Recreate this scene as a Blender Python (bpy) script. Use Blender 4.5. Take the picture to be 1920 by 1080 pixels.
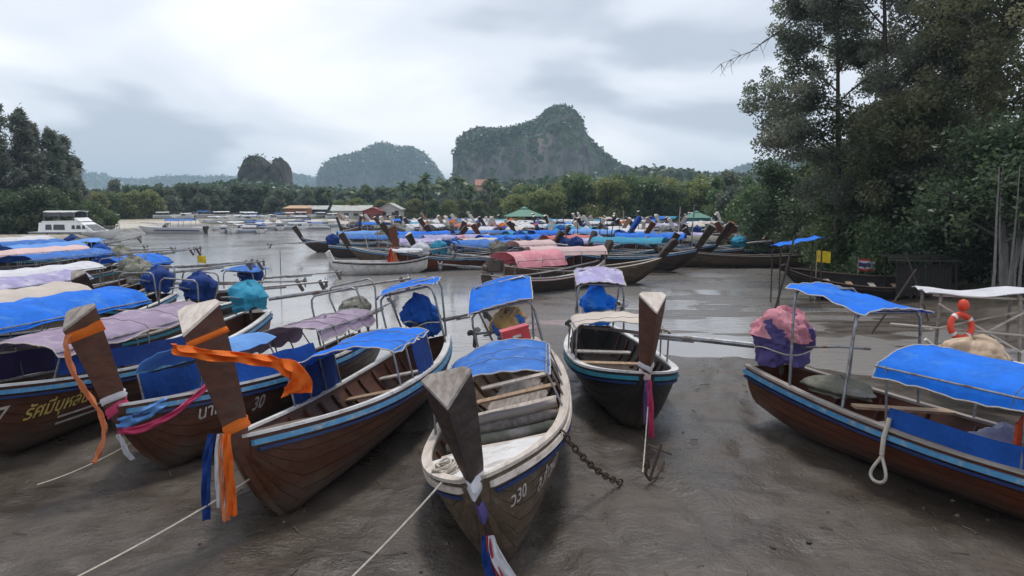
import bpy, math, random
import numpy as np
from mathutils import Vector, Matrix, Euler

for _o in list(bpy.data.objects):
    bpy.data.objects.remove(_o)
SC = bpy.context.scene
COL = SC.collection
R = math.radians
random.seed(7)

# ------------------------------------------------------------------ camera
CAM_H = 4.0
F_PX = 1450.0            # focal length in pixels of the 1920 px wide photograph
PITCH = math.atan(155 / F_PX)
cam_d = bpy.data.cameras.new('camera')
cam_d.sensor_width = 36
cam_d.lens = F_PX / 1920 * 36
cam_d.clip_start = 0.1
cam_d.clip_end = 30000
cam = bpy.data.objects.new('camera', cam_d)
COL.objects.link(cam)
cam.location = (0, 0, CAM_H)
cam.rotation_euler = (R(90) - PITCH, 0, 0)
SC.camera = cam

# ------------------------------------------------------------------ sky and sun
SUN_EL, SUN_AZ = R(68), R(8)          # high, behind the boats (azimuth clockwise from +Y)
world = bpy.data.worlds.new('World')
SC.world = world
world.use_nodes = True
wn, wl = world.node_tree.nodes, world.node_tree.links
wn.clear()


def wnode(t, **kw):
    n = wn.new(t)
    for k, v in kw.items():
        setattr(n, k, v)
    return n


w_out = wnode('ShaderNodeOutputWorld')
w_bg = wnode('ShaderNodeBackground')
w_bg.inputs['Strength'].default_value = 0.1
w_sky = wnode('ShaderNodeTexSky', sky_type='NISHITA', sun_disc=False, sun_elevation=SUN_EL, sun_rotation=SUN_AZ)
w_sky.air_density = 1.0
w_sky.dust_density = 2.0
w_tc = wnode('ShaderNodeTexCoord')
w_sep = wnode('ShaderNodeSeparateXYZ')
wl.new(w_tc.outputs['Generated'], w_sep.inputs[0])
w_z = wnode('ShaderNodeMath', operation='MAXIMUM')
wl.new(w_sep.outputs['Z'], w_z.inputs[0])
w_z.inputs[1].default_value = 0.0
w_za = wnode('ShaderNodeMath', operation='ADD')
wl.new(w_z.outputs[0], w_za.inputs[0])
w_za.inputs[1].default_value = 0.30
w_dx = wnode('ShaderNodeMath', operation='DIVIDE')
w_dy = wnode('ShaderNodeMath', operation='DIVIDE')
wl.new(w_sep.outputs['X'], w_dx.inputs[0]); wl.new(w_za.outputs[0], w_dx.inputs[1])
wl.new(w_sep.outputs['Y'], w_dy.inputs[0]); wl.new(w_za.outputs[0], w_dy.inputs[1])
w_cmb = wnode('ShaderNodeCombineXYZ')
wl.new(w_dx.outputs[0], w_cmb.inputs['X']); wl.new(w_dy.outputs[0], w_cmb.inputs['Y'])
w_cmb.inputs['Z'].default_value = 8.2
w_n1 = wnode('ShaderNodeTexNoise')
w_n1.inputs['Scale'].default_value = 1.35
w_n1.inputs['Detail'].default_value = 4.0
w_n1.inputs['Roughness'].default_value = 0.42
w_n1.inputs['Distortion'].default_value = 0.35
wl.new(w_cmb.outputs[0], w_n1.inputs['Vector'])
w_ramp = wnode('ShaderNodeValToRGB')           # grey cloud bases to bright thin cloud
cr = w_ramp.color_ramp
cr.interpolation = 'EASE'
cr.elements[0].position = 0.38; cr.elements[0].color = (0.44, 0.485, 0.56, 1)
cr.elements[1].position = 0.66; cr.elements[1].color = (0.90, 0.908, 0.94, 1)
e = cr.elements.new(0.50); e.color = (0.68, 0.715, 0.785, 1)
wl.new(w_n1.outputs['Fac'], w_ramp.inputs['Fac'])
w_sc = wnode('ShaderNodeVectorMath', operation='SCALE')
w_sc.inputs['Scale'].default_value = 10.0
wl.new(w_ramp.outputs['Color'], w_sc.inputs[0])
w_mix = wnode('ShaderNodeMix', data_type='RGBA')
w_mix.inputs[0].default_value = 0.93
wl.new(w_sky.outputs[0], w_mix.inputs[6]); wl.new(w_sc.outputs[0], w_mix.inputs[7])
wl.new(w_mix.outputs[2], w_bg.inputs['Color'])
wl.new(w_bg.outputs[0], w_out.inputs['Surface'])

sun_d = bpy.data.lights.new('sun', 'SUN')
sun_d.energy = 1.5
sun_d.angle = R(10)
sun_d.color = (1.0, 0.955, 0.89)
sun = bpy.data.objects.new('sun', sun_d)
COL.objects.link(sun)
_sv = Vector((math.sin(SUN_AZ) * math.cos(SUN_EL), math.cos(SUN_AZ) * math.cos(SUN_EL), math.sin(SUN_EL)))
sun.rotation_euler = (-_sv).to_track_quat('-Z', 'Y').to_euler()
sun.location = (0, 40, 60)

vs = SC.view_settings
vs.view_transform = 'Standard'
vs.look = 'None'
vs.exposure = 0.40
vs.gamma = 1.0
vs.use_curve_mapping = False
SC.cycles.use_denoising = True
SC.cycles.max_bounces = 8
SC.cycles.transparent_max_bounces = 8
SC.cycles.volume_bounces = 1


# ------------------------------------------------------------------ helpers
def at(px, py, z=0.0, y=None):
    """point of the place seen at photograph pixel (px,py), at height z or at distance y"""
    u, v = (px - 960) / F_PX, (540 - py) / F_PX
    d = Vector((u, math.cos(PITCH) + v * math.sin(PITCH), -math.sin(PITCH) + v * math.cos(PITCH)))
    k = (y / d.y) if y is not None else ((z - CAM_H) / d.z)
    return Vector((0, 0, CAM_H)) + d * k


def hash3(ix, iy, iz, seed):
    h = (ix * 374761393 + iy * 668265263 + iz * 2147483647 + seed * 144665) & 0xFFFFFFFF
    h = ((h ^ (h >> 13)) * 1274126177) & 0xFFFFFFFF
    h = h ^ (h >> 16)
    return (h & 0xFFFFFF) / float(0xFFFFFF)


def vnoise(p, seed=0):
    p = np.asarray(p, dtype=np.float64)
    i = np.floor(p).astype(np.int64)
    f = p - i
    f = f * f * (3 - 2 * f)
    r = 0
    for a in (0, 1):
        for b in (0, 1):
            for c in (0, 1):
                w = (f[..., 0] if a else 1 - f[..., 0]) * (f[..., 1] if b else 1 - f[..., 1]) * (f[..., 2] if c else 1 - f[..., 2])
                r = r + w * hash3(i[..., 0] + a, i[..., 1] + b, i[..., 2] + c, seed)
    return r * 2 - 1


def fbm(p, octaves=4, seed=0, gain=0.5):
    p = np.asarray(p, dtype=np.float64)
    s, a, r = 1.0, 1.0, 0
    for k in range(octaves):
        r = r + a * vnoise(p * s + 17.3 * k, seed + k)
        s *= 2.03
        a *= gain
    return r


class MB:
    """collects faces for one mesh"""
    def __init__(self):
        self.v, self.f, self.m = [], [], []
        self.cur = 0

    def add(self, vs, fs):
        n = len(self.v)
        self.v += [tuple(p) for p in vs]
        for f in fs:
            self.f.append(tuple(i + n for i in f))
            self.m.append(self.cur)
        return self

    def box(self, c, s, rz=0, mat=None):
        x, y, z = s[0] / 2, s[1] / 2, s[2] / 2
        P = [Vector(q) for q in ((-x, -y, -z), (x, -y, -z), (x, y, -z), (-x, y, -z), (-x, -y, z), (x, -y, z), (x, y, z), (-x, y, z))]
        M_ = mat or Matrix.Rotation(rz, 3, 'Z')
        P = [M_ @ q + Vector(c) for q in P]
        return self.add(P, [(0, 3, 2, 1), (4, 5, 6, 7), (0, 1, 5, 4), (1, 2, 6, 5), (2, 3, 7, 6), (3, 0, 4, 7)])

    def beam(self, a, b, w, h, up=(0, 0, 1)):
        a, b = Vector(a), Vector(b)
        d = (b - a)
        L_ = d.length
        d.normalize()
        s = d.cross(Vector(up))
        if s.length < 1e-4:
            s = Vector((1, 0, 0))
        s.normalize()
        u = s.cross(d)
        m3 = Matrix((d, s, u)).transposed()
        return self.box((a + b) / 2, (L_, w, h), mat=m3)

    def tube(self, pts, r, n=8, cap=True):
        pts = [Vector(p) for p in pts]
        rs = r if isinstance(r, (list, tuple)) else [r] * len(pts)
        rings = []
        ref = None
        for i, p in enumerate(pts):
            d = (pts[min(i + 1, len(pts) - 1)] - pts[max(i - 1, 0)])
            if d.length < 1e-9:
                d = Vector((0, 0, 1))
            d.normalize()
            if ref is None:
                ref = Vector((0, 0, 1)) if abs(d.z) < 0.9 else Vector((1, 0, 0))
            s = d.cross(ref)
            if s.length < 1e-3:
                s = d.cross(Vector((0, 1, 0)))
            s.normalize()
            u = s.cross(d)
            ref = u
            rings.append([p + (s * math.cos(2 * math.pi * k / n) + u * math.sin(2 * math.pi * k / n)) * rs[i] for k in range(n)])
        V = [q for rg in rings for q in rg]
        Fc = []
        for i in range(len(pts) - 1):
            for k in range(n):
                a, b = i * n + k, i * n + (k + 1) % n
                Fc.append((a, b, b + n, a + n))
        if cap:
            Fc.append(tuple(range(n))[::-1])
            Fc.append(tuple(range((len(pts) - 1) * n, len(pts) * n)))
        return self.add(V, Fc)

    def grid(self, G, flip=False, close=False):
        """G[i][j] points"""
        n, m = len(G), len(G[0])
        V = [p for row in G for p in row]
        Fc = []
        for i in range(n - 1):
            for j in range(m - 1 + (1 if close else 0)):
                j2 = (j + 1) % m
                q = (i * m + j, i * m + j2, (i + 1) * m + j2, (i + 1) * m + j)
                Fc.append(q[::-1] if flip else q)
        return self.add(V, Fc)

    def sheet(self, G, th=0.012):
        """a thin but solid sheet from a grid of points (thickness along z/normal)"""
        n, m = len(G), len(G[0])
        A = [[Vector(p) for p in row] for row in G]
        B = []
        for i in range(n):
            row = []
            for j in range(m):
                du = A[min(i + 1, n - 1)][j] - A[max(i - 1, 0)][j]
                dv = A[i][min(j + 1, m - 1)] - A[i][max(j - 1, 0)]
                nn = du.cross(dv)
                if nn.length < 1e-9:
                    nn = Vector((0, 0, 1))
                nn.normalize()
                row.append(A[i][j] - nn * th)
            B.append(row)
        V = [p for r_ in A for p in r_] + [p for r_ in B for p in r_]
        N = n * m
        Fc = []
        for i in range(n - 1):
            for j in range(m - 1):
                q = (i * m + j, i * m + j + 1, (i + 1) * m + j + 1, (i + 1) * m + j)
                Fc.append(q[::-1]); Fc.append(tuple(k + N for k in q))
        ring = [j for j in range(m)] + [i * m + m - 1 for i in range(1, n)] + [(n - 1) * m + j for j in range(m - 2, -1, -1)] + [i * m for i in range(n - 2, 0, -1)]
        for a, b in zip(ring, ring[1:] + ring[:1]):
            Fc.append((a, b, b + N, a + N))
        return self.add(V, Fc)

    def lathe(self, prof, n=16, c=(0, 0, 0), axis='Z'):
        G = []
        for (r, z) in prof:
            row = []
            for k in range(n):
                a = 2 * math.pi * k / n
                p = Vector((r * math.cos(a), r * math.sin(a), z))
                if axis == 'X':
                    p = Vector((p.z, p.x, p.y))
                if axis == 'Y':
                    p = Vector((p.x, p.z, p.y))
                row.append(p + Vector(c))
            G.append(row)
        return self.grid(G, close=True)

    def mesh(self, name, smooth=None):
        me = bpy.data.meshes.new(name)
        me.from_pydata(self.v, [], self.f)
        if smooth is not None:
            me.polygons.foreach_set('use_smooth', [True] * len(me.polygons))
            me.set_sharp_from_angle(angle=R(smooth))
        me.update()
        return me


def link(name, me, mat=None, parent=None):
    o = bpy.data.objects.new(name, me)
    COL.objects.link(o)
    if mat is not None:
        if len(me.materials) == 0:
            me.materials.append(None)
        sl = o.material_slots[0]
        sl.link = 'OBJECT'
        sl.material = mat
    if parent is not None:
        o.parent = parent
    return o


def part(name, mb, mat, parent=None, smooth=None):
    return link(name, mb.mesh(name, smooth), mat, parent)


def tag(o, label, cat, group=None):
    o['label'] = label
    o['category'] = cat
    if group:
        o['group'] = group
    return o


def empty(name, loc=(0, 0, 0), rot=(0, 0, 0)):
    o = bpy.data.objects.new(name, None)
    o.empty_display_size = 0.3
    COL.objects.link(o)
    o.location = loc
    o.rotation_euler = rot
    return o


def structure(o):
    o['kind'] = 'structure'
    return o


# ------------------------------------------------------------------ materials
MATS = {}


def M(name, c1, c2=None, scale=4.0, rough=0.6, rough2=None, bump=0.0, bscale=40.0, stretch=(1, 1, 1), metal=0.0,
      spec=0.4, hue=0.0, val=0.0, detail=5.0, lo=0.35, hi=0.65, c3=None, scale3=1.0, transl=0.0, sheen=0.0, dist=0.0, mud=0.0):
    """procedural material: two-tone noise, a third blotch colour, bump, slight change from object to object"""
    if name in MATS:
        return MATS[name]
    m = bpy.data.materials.new(name)
    m.use_nodes = True
    nt = m.node_tree
    N, Lk = nt.nodes, nt.links
    bs = N['Principled BSDF']
    bs.inputs['Roughness'].default_value = rough
    bs.inputs['Metallic'].default_value = metal
    bs.inputs['Specular IOR Level'].default_value = spec
    tc = N.new('ShaderNodeTexCoord')
    oi = N.new('ShaderNodeObjectInfo')
    mp = N.new('ShaderNodeMapping')
    mp.inputs['Scale'].default_value = stretch
    Lk.new(tc.outputs['Object'], mp.inputs['Vector'])
    off = N.new('ShaderNodeVectorMath'); off.operation = 'ADD'
    sc_ = N.new('ShaderNodeMath'); sc_.operation = 'MULTIPLY'; sc_.inputs[1].default_value = 37.0
    Lk.new(oi.outputs['Random'], sc_.inputs[0])
    Lk.new(mp.outputs[0], off.inputs[0]); Lk.new(sc_.outputs[0], off.inputs[1])
    col = None
    n1 = N.new('ShaderNodeTexNoise')
    n1.inputs['Scale'].default_value = scale
    n1.inputs['Detail'].default_value = detail
    n1.inputs['Roughness'].default_value = 0.6
    n1.inputs['Distortion'].default_value = dist
    Lk.new(off.outputs[0], n1.inputs['Vector'])
    rp = N.new('ShaderNodeMapRange')
    rp.inputs['From Min'].default_value = lo
    rp.inputs['From Max'].default_value = hi
    Lk.new(n1.outputs['Fac'], rp.inputs['Value'])
    mx = N.new('ShaderNodeMix'); mx.data_type = 'RGBA'
    mx.inputs[6].default_value = (*c1, 1)
    mx.inputs[7].default_value = (*(c2 or tuple(v * 0.8 for v in c1)), 1)
    Lk.new(rp.outputs[0], mx.inputs[0])
    col = mx.outputs[2]
    if c3:
        n3 = N.new('ShaderNodeTexNoise')
        n3.inputs['Scale'].default_value = scale3
        n3.inputs['Detail'].default_value = 6
        n3.inputs['Roughness'].default_value = 0.65
        Lk.new(off.outputs[0], n3.inputs['Vector'])
        r3 = N.new('ShaderNodeMapRange')
        r3.inputs['From Min'].default_value = 0.52
        r3.inputs['From Max'].default_value = 0.68
        Lk.new(n3.outputs['Fac'], r3.inputs['Value'])
        m3 = N.new('ShaderNodeMix'); m3.data_type = 'RGBA'
        m3.inputs[7].default_value = (*c3, 1)
        Lk.new(r3.outputs[0], m3.inputs[0]); Lk.new(col, m3.inputs[6])
        col = m3.outputs[2]
    if hue or val:
        hs = N.new('ShaderNodeHueSaturation')
        for key, amt, base in (('Hue', hue, 0.5), ('Value', val, 1.0)):
            mr = N.new('ShaderNodeMapRange')
            mr.inputs['To Min'].default_value = base - amt
            mr.inputs['To Max'].default_value = base + amt
            Lk.new(oi.outputs['Random'], mr.inputs['Value'])
            Lk.new(mr.outputs[0], hs.inputs[key])
        Lk.new(col, hs.inputs['Color'])
        col = hs.outputs['Color']
    if mud:                    # dried mud splashed up from the keel, with a ragged upper edge
        sx = N.new('ShaderNodeSeparateXYZ')
        Lk.new(tc.outputs['Object'], sx.inputs[0])
        nm_ = N.new('ShaderNodeTexNoise'); nm_.inputs['Scale'].default_value = 3.5; nm_.inputs['Detail'].default_value = 6; nm_.inputs['Roughness'].default_value = .7
        Lk.new(tc.outputs['Object'], nm_.inputs['Vector'])
        ma = N.new('ShaderNodeMath'); ma.operation = 'MULTIPLY_ADD'; ma.inputs[1].default_value = -.75
        Lk.new(nm_.outputs['Fac'], ma.inputs[0]); Lk.new(sx.outputs['Z'], ma.inputs[2])
        mr_ = N.new('ShaderNodeMapRange')
        mr_.inputs['From Min'].default_value = mud - .55; mr_.inputs['From Max'].default_value = mud - .28
        mr_.inputs['To Min'].default_value = .75; mr_.inputs['To Max'].default_value = 0
        Lk.new(ma.outputs[0], mr_.inputs['Value'])
        mm_ = N.new('ShaderNodeMix'); mm_.data_type = 'RGBA'
        mm_.inputs[7].default_value = (0.095, 0.073, 0.056, 1)
        Lk.new(mr_.outputs[0], mm_.inputs[0]); Lk.new(col, mm_.inputs[6])
        col = mm_.outputs[2]
    Lk.new(col, bs.inputs['Base Color'])
    if rough2 is not None:
        rr = N.new('ShaderNodeMapRange')
        rr.inputs['To Min'].default_value = rough
        rr.inputs['To Max'].default_value = rough2
        Lk.new(n1.outputs['Fac'], rr.inputs['Value'])
        Lk.new(rr.outputs[0], bs.inputs['Roughness'])
    if bump:
        nb = N.new('ShaderNodeTexNoise')
        nb.inputs['Scale'].default_value = bscale
        nb.inputs['Detail'].default_value = 4
        Lk.new(off.outputs[0], nb.inputs['Vector'])
        bp = N.new('ShaderNodeBump')
        bp.inputs['Strength'].default_value = 1.0
        bp.inputs['Distance'].default_value = bump
        Lk.new(nb.outputs['Fac'], bp.inputs['Height'])
        Lk.new(bp.outputs[0], bs.inputs['Normal'])
    if transl:
        tr = N.new('ShaderNodeBsdfTranslucent')
        Lk.new(col, tr.inputs['Color'])
        ms = N.new('ShaderNodeMixShader')
        ms.inputs[0].default_value = transl
        out = N['Material Output']
        Lk.new(bs.outputs[0], ms.inputs[1]); Lk.new(tr.outputs[0], ms.inputs[2])
        Lk.new(ms.outputs[0], out.inputs['Surface'])
    MATS[name] = m
    return m


def wood(name, c1, c2, rough=0.5, c3=None, bump=0.004, mud=0.0):
    return M(name, c1, c2, scale=3.0, stretch=(0.5, 4, 4), rough=rough, rough2=min(1, rough + 0.25), bump=bump, bscale=14, val=0.12, c3=c3, scale3=2.2, mud=mud)


def cloth(name, c, var=0.75, rough=0.75, transl=0.25, c3=None):
    return M(name, c, tuple(v * var for v in c), scale=2.2, rough=rough, bump=0.02, bscale=7.0, spec=0.3, val=0.05, transl=transl, c3=c3, scale3=2.1)


W_BROWN = wood('wood_brown', (0.105, 0.036, 0.017), (0.055, 0.019, 0.010), 0.34, c3=(0.075, 0.042, 0.027), mud=.38)
W_DARK = wood('wood_dark', (0.048, 0.026, 0.019), (0.024, 0.014, 0.011), 0.42, c3=(0.065, 0.052, 0.043), mud=.3)
W_RED = wood('wood_red', (0.145, 0.038, 0.014), (0.078, 0.021, 0.009), 0.32, c3=(0.085, 0.045, 0.028), mud=.34)
W_OLIVE = wood('wood_olive', (0.110, 0.072, 0.043), (0.062, 0.042, 0.027), 0.5, c3=(0.14, 0.11, 0.08), mud=.3)
W_GREY = wood('wood_grey', (0.33, 0.29, 0.26), (0.20, 0.17, 0.15), 0.7, c3=(0.16, 0.13, 0.11))
W_PALE = wood('wood_pale', (0.62, 0.55, 0.49), (0.48, 0.41, 0.35), 0.6, c3=(0.33, 0.28, 0.24))
W_TAN = wood('wood_tan', (0.42, 0.29, 0.18), (0.29, 0.19, 0.12), 0.6)
P_WHITE = M('paint_white', (0.72, 0.71, 0.70), (0.58, 0.56, 0.54), 2.5, rough=0.4, c3=(0.40, 0.36, 0.32), scale3=3, bump=0.002)
P_BLUE = M('paint_sky_blue', (0.10, 0.30, 0.50), (0.055, 0.20, 0.38), 3, rough=0.4, c3=(0.33, 0.36, 0.36), scale3=7)
P_NAVY = M('paint_navy', (0.012, 0.035, 0.13), (0.008, 0.02, 0.08), 3, rough=0.45)
P_TEAL = M('paint_teal', (0.03, 0.22, 0.30), (0.02, 0.15, 0.22), 3, rough=0.45)
P_BLACK = M('paint_black', (0.018, 0.017, 0.018), (0.035, 0.03, 0.028), 3, rough=0.5, mud=.4)
P_GOLD = M('paint_gold', (0.55, 0.40, 0.10), (0.40, 0.29, 0.08), 6, rough=0.5)
P_LETTER = M('paint_letter_white', (0.55, 0.50, 0.46), (0.33, 0.29, 0.26), 8, rough=0.6)
STEEL = M('steel_grey', (0.34, 0.35, 0.37), (0.22, 0.22, 0.23), 6, rough=0.38, metal=0.75, c3=(0.16, 0.09, 0.05), scale3=5)
IRON = M('engine_iron', (0.09, 0.09, 0.095), (0.15, 0.10, 0.07), 8, rough=0.55, metal=0.4, bump=0.003)
RUSTY = M('rusty_iron', (0.10, 0.06, 0.04), (0.05, 0.035, 0.03), 12, rough=0.8)
ROPE = M('rope_cream', (0.55, 0.50, 0.43), (0.40, 0.35, 0.29), 18, rough=0.9, bump=0.004, bscale=80)
ROPE_D = M('rope_dark', (0.16, 0.14, 0.12), (0.09, 0.08, 0.07), 18, rough=0.9)

C_BLUE = cloth('cloth_blue', (0.005, 0.20, 0.86), c3=(0.055, 0.25, 0.72))
C_BLUE2 = cloth('cloth_mid_blue', (0.05, 0.20, 0.62), c3=(0.14, 0.30, 0.66))
C_SKY = cloth('cloth_light_blue', (0.17, 0.40, 0.85))
C_TEAL = cloth('cloth_turquoise', (0.05, 0.36, 0.55))
C_NAVY = cloth('cloth_navy', (0.010, 0.045, 0.22), transl=0.1)
C_ROYAL = cloth('cloth_royal', (0.008, 0.09, 0.42), transl=0.15)
C_LILAC = cloth('cloth_lilac', (0.40, 0.31, 0.43), c3=(0.50, 0.44, 0.52))
C_PURPLE = cloth('cloth_purple', (0.11, 0.085, 0.26), transl=0.1)
C_WHITE = cloth('cloth_white', (0.74, 0.74, 0.78), var=0.86, c3=(0.58, 0.56, 0.58))
C_CREAM = cloth('cloth_cream', (0.70, 0.62, 0.55), var=0.85)
C_PINK = cloth('cloth_pink', (0.80, 0.32, 0.38), var=0.85, c3=(0.85, 0.50, 0.52))
C_SALMON = cloth('cloth_salmon', (0.70, 0.22, 0.20))
C_PALEPINK = cloth('cloth_pale_pink', (0.76, 0.56, 0.55), var=0.9)
C_LAV = cloth('cloth_lavender', (0.48, 0.44, 0.70), c3=(0.70, 0.68, 0.80))
C_ORANGE = cloth('cloth_orange', (0.90, 0.20, 0.02), transl=0.3)
C_PEACH = cloth('cloth_peach', (0.85, 0.30, 0.13), transl=0.3)
C_MAGENTA = cloth('cloth_magenta', (0.62, 0.06, 0.16), transl=0.2)
C_RED = cloth('cloth_red', (0.62, 0.05, 0.06), transl=0.2)
C_YELLOW = cloth('cloth_yellow', (0.80, 0.62, 0.03), transl=0.3)
C_CAMO = cloth('cloth_olive_grey', (0.17, 0.17, 0.13), transl=0.0, c3=(0.30, 0.28, 0.27))
C_TAN = cloth('cloth_tan', (0.52, 0.38, 0.26), transl=0.05, c3=(0.62, 0.47, 0.36))
C_STRAW = cloth('cloth_straw', (0.58, 0.36, 0.13), transl=0.1)
# ------------------------------------------------------------------ ground and water
WATER_Z = -0.20
CHAN = np.array([(-3.2, 20.5, 1.6), (-5.0, 26, 5.0), (-8.5, 37, 9.5), (-13, 55, 14), (-19, 85, 26), (-24, 125, 36), (-22, 150, 24)], float)
PUDDLES = [(5.6, 22.5, 2.3, 1.6, 0.22), (7.4, 26.5, 3.2, 1.1, 0.16), (9.2, 20.5, 1.9, 2.6, 0.24), (2.2, 27.5, 2.8, 2.2, 0.14), (4.5, 33, 4.5, 1.2, 0.12),
           (12.5, 31, 4.0, 1.0, 0.12), (8.8, 38, 4.0, 1.0, 0.10), (1.5, 38, 4.5, 3.0, 0.16), (6, 45, 5, 1.5, .12), (15, 24, 2.5, 1.5, .18)]


def sstep(a, b, x):
    t = np.clip((x - a) / (b - a), 0, 1)
    return t * t * (3 - 2 * t)


def ground_h(x, y):
    x, y = np.asarray(x, float), np.asarray(y, float)
    D = np.full(x.shape, 1e9)
    for a, b in zip(CHAN[:-1], CHAN[1:]):
        ax, ay, aw = a; bx, by, bw = b
        t = np.clip(((x - ax) * (bx - ax) + (y - ay) * (by - ay)) / ((bx - ax) ** 2 + (by - ay) ** 2), 0, 1)
        d = np.hypot(x - (ax + t * (bx - ax)), y - (ay + t * (by - ay))) - (aw + t * (bw - aw))
        D = np.minimum(D, d)
    P = np.stack([x, y, np.zeros_like(x)], -1)
    base = 0.035 * fbm(P * 0.35, 4, 3) + 0.018 * fbm(P * 1.9, 3, 9)
    flat = sstep(0.5, 4.0, x) * sstep(17, 24, y) * (1 - sstep(70, 110, y))
    rip = 0.05 * fbm(np.stack([x * 0.22 + 0.12 * y, y * 0.8, 0 * x], -1), 4, 21) + 0.018 * fbm(np.stack([x * 0.8 + .3 * y, y * 2.2, 0 * x], -1), 3, 27)
    base = base * (1 - flat) + flat * (-0.165 + rip * 1.35)
    left = sstep(6, 12, -x - 0.55 * (y - 12)) * sstep(12, 20, y)
    base = base - 0.07 * left
    for (px, py, rx, ry, dp) in PUDDLES:
        q = ((x - px) / rx) ** 2 + ((y - py) / ry) ** 2
        q = q * (1 + 0.35 * fbm(P * 0.9, 3, 41))
        base = base - dp * np.exp(-q * 1.2)
    # banks: the far shore, the left beach and the right bank under the trees rise out of the mud
    far = sstep(118, 165, y + 0.12 * x) * 0.9
    lb = sstep(0, 14, -x - 30 - 0.22 * (y - 40)) * sstep(55, 75, y) * 0.55
    rb = sstep(0, 6, x - (13.5 + 0.16 * (y - 22))) * sstep(14, 24, y) * 0.65
    base = base + np.maximum(np.maximum(far, lb), rb) * (1 + 0.15 * fbm(P * 0.1, 3, 5))
    k = sstep(-5.0, 2.5, D + 1.2 * fbm(P * 0.18, 3, 12))
    h = -0.9 * (1 - k) + base * k
    h = h + 5.0 * sstep(230, 900, y)
    return h


def gz(x, y):
    return float(ground_h(np.array([x]), np.array([y]))[0])


ys = np.concatenate([[-80, -30, -12, -4, 0, 1.5], np.geomspace(5.5, 420, 400), [520, 700, 1000, 1600, 3000, 6000, 14000]])
us = np.concatenate([np.linspace(-1.4, -.72, 24)[:-1], np.linspace(-.72, .72, 300), np.linspace(.72, 1.4, 24)[1:]])
GX = us[None, :] * np.maximum(ys + 7, 60 * (ys < 0) + 7)[:, None]
GY = np.repeat(ys[:, None], len(us), 1)
GZ = ground_h(GX, GY)
# small dents of feet and keels in the near mud
rs = np.random.RandomState(5)
for k in range(620):
    fx, fy = rs.uniform(-11, 10), rs.uniform(6.5, 24)
    r_ = rs.uniform(0.10, 0.28)
    dd = np.exp(-(((GX - fx) / r_) ** 2 + ((GY - fy) / (r_ * rs.uniform(.6, 1.5))) ** 2))
    GZ -= dd * rs.uniform(-0.03, 0.065)
# grooves where keels were dragged and water ran off
for k in range(16):
    gx0, gy0 = rs.uniform(-9, 9), rs.uniform(8, 20)
    ang = rs.uniform(1.1, 2.0)
    dx_, dy_ = math.cos(ang), math.sin(ang)
    al = (GX - gx0) * dx_ + (GY - gy0) * dy_
    ac = -(GX - gx0) * dy_ + (GY - gy0) * dx_ + .25 * np.sin(al * .9 + k) + .1 * np.sin(al * 2.3)
    ln_ = rs.uniform(2, 5)
    GZ -= rs.uniform(.02, .05) * np.exp(-(ac / rs.uniform(.08, .2)) ** 2) * np.exp(-(al / ln_) ** 4)
gv = np.stack([GX, GY, GZ], -1).reshape(-1, 3)
nr, nc = GX.shape
ii = np.arange(nr * nc).reshape(nr, nc)
gf = np.stack([ii[:-1, :-1], ii[:-1, 1:], ii[1:, 1:], ii[1:, :-1]], -1).reshape(-1, 4)


def np_mesh(name, v, f, smooth=True):
    me = bpy.data.meshes.new(name)
    n, k = f.shape
    me.vertices.add(len(v))
    me.vertices.foreach_set('co', np.ascontiguousarray(v, dtype=np.float32).ravel())
    me.loops.add(n * k)
    me.loops.foreach_set('vertex_index', np.ascontiguousarray(f, dtype=np.int32).ravel())
    me.polygons.add(n)
    me.polygons.foreach_set('loop_start', np.arange(0, n * k, k, dtype=np.int32))
    if smooth:
        me.polygons.foreach_set('use_smooth', np.ones(n, dtype=bool))
    me.update(calc_edges=True)
    me.validate()
    return me


def fattr(me, name, vals, domain='POINT'):
    a = me.attributes.new(name, 'FLOAT', domain)
    a.data.foreach_set('value', np.ascontiguousarray(vals, dtype=np.float32))


g_me = np_mesh('ground', gv, gf)
sand = np.maximum(sstep(0.25, 0.6, gv[:, 2]) * sstep(45, 70, gv[:, 1]) * (gv[:, 0] < 10), 0)
land = sstep(150, 185, gv[:, 1] + .12 * gv[:, 0])
land = np.maximum(land, sstep(0.2, 0.5, gv[:, 2]) * (gv[:, 0] > 8) * (gv[:, 1] < 150))
fattr(g_me, 'sand', sand)
fattr(g_me, 'land', land)


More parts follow.
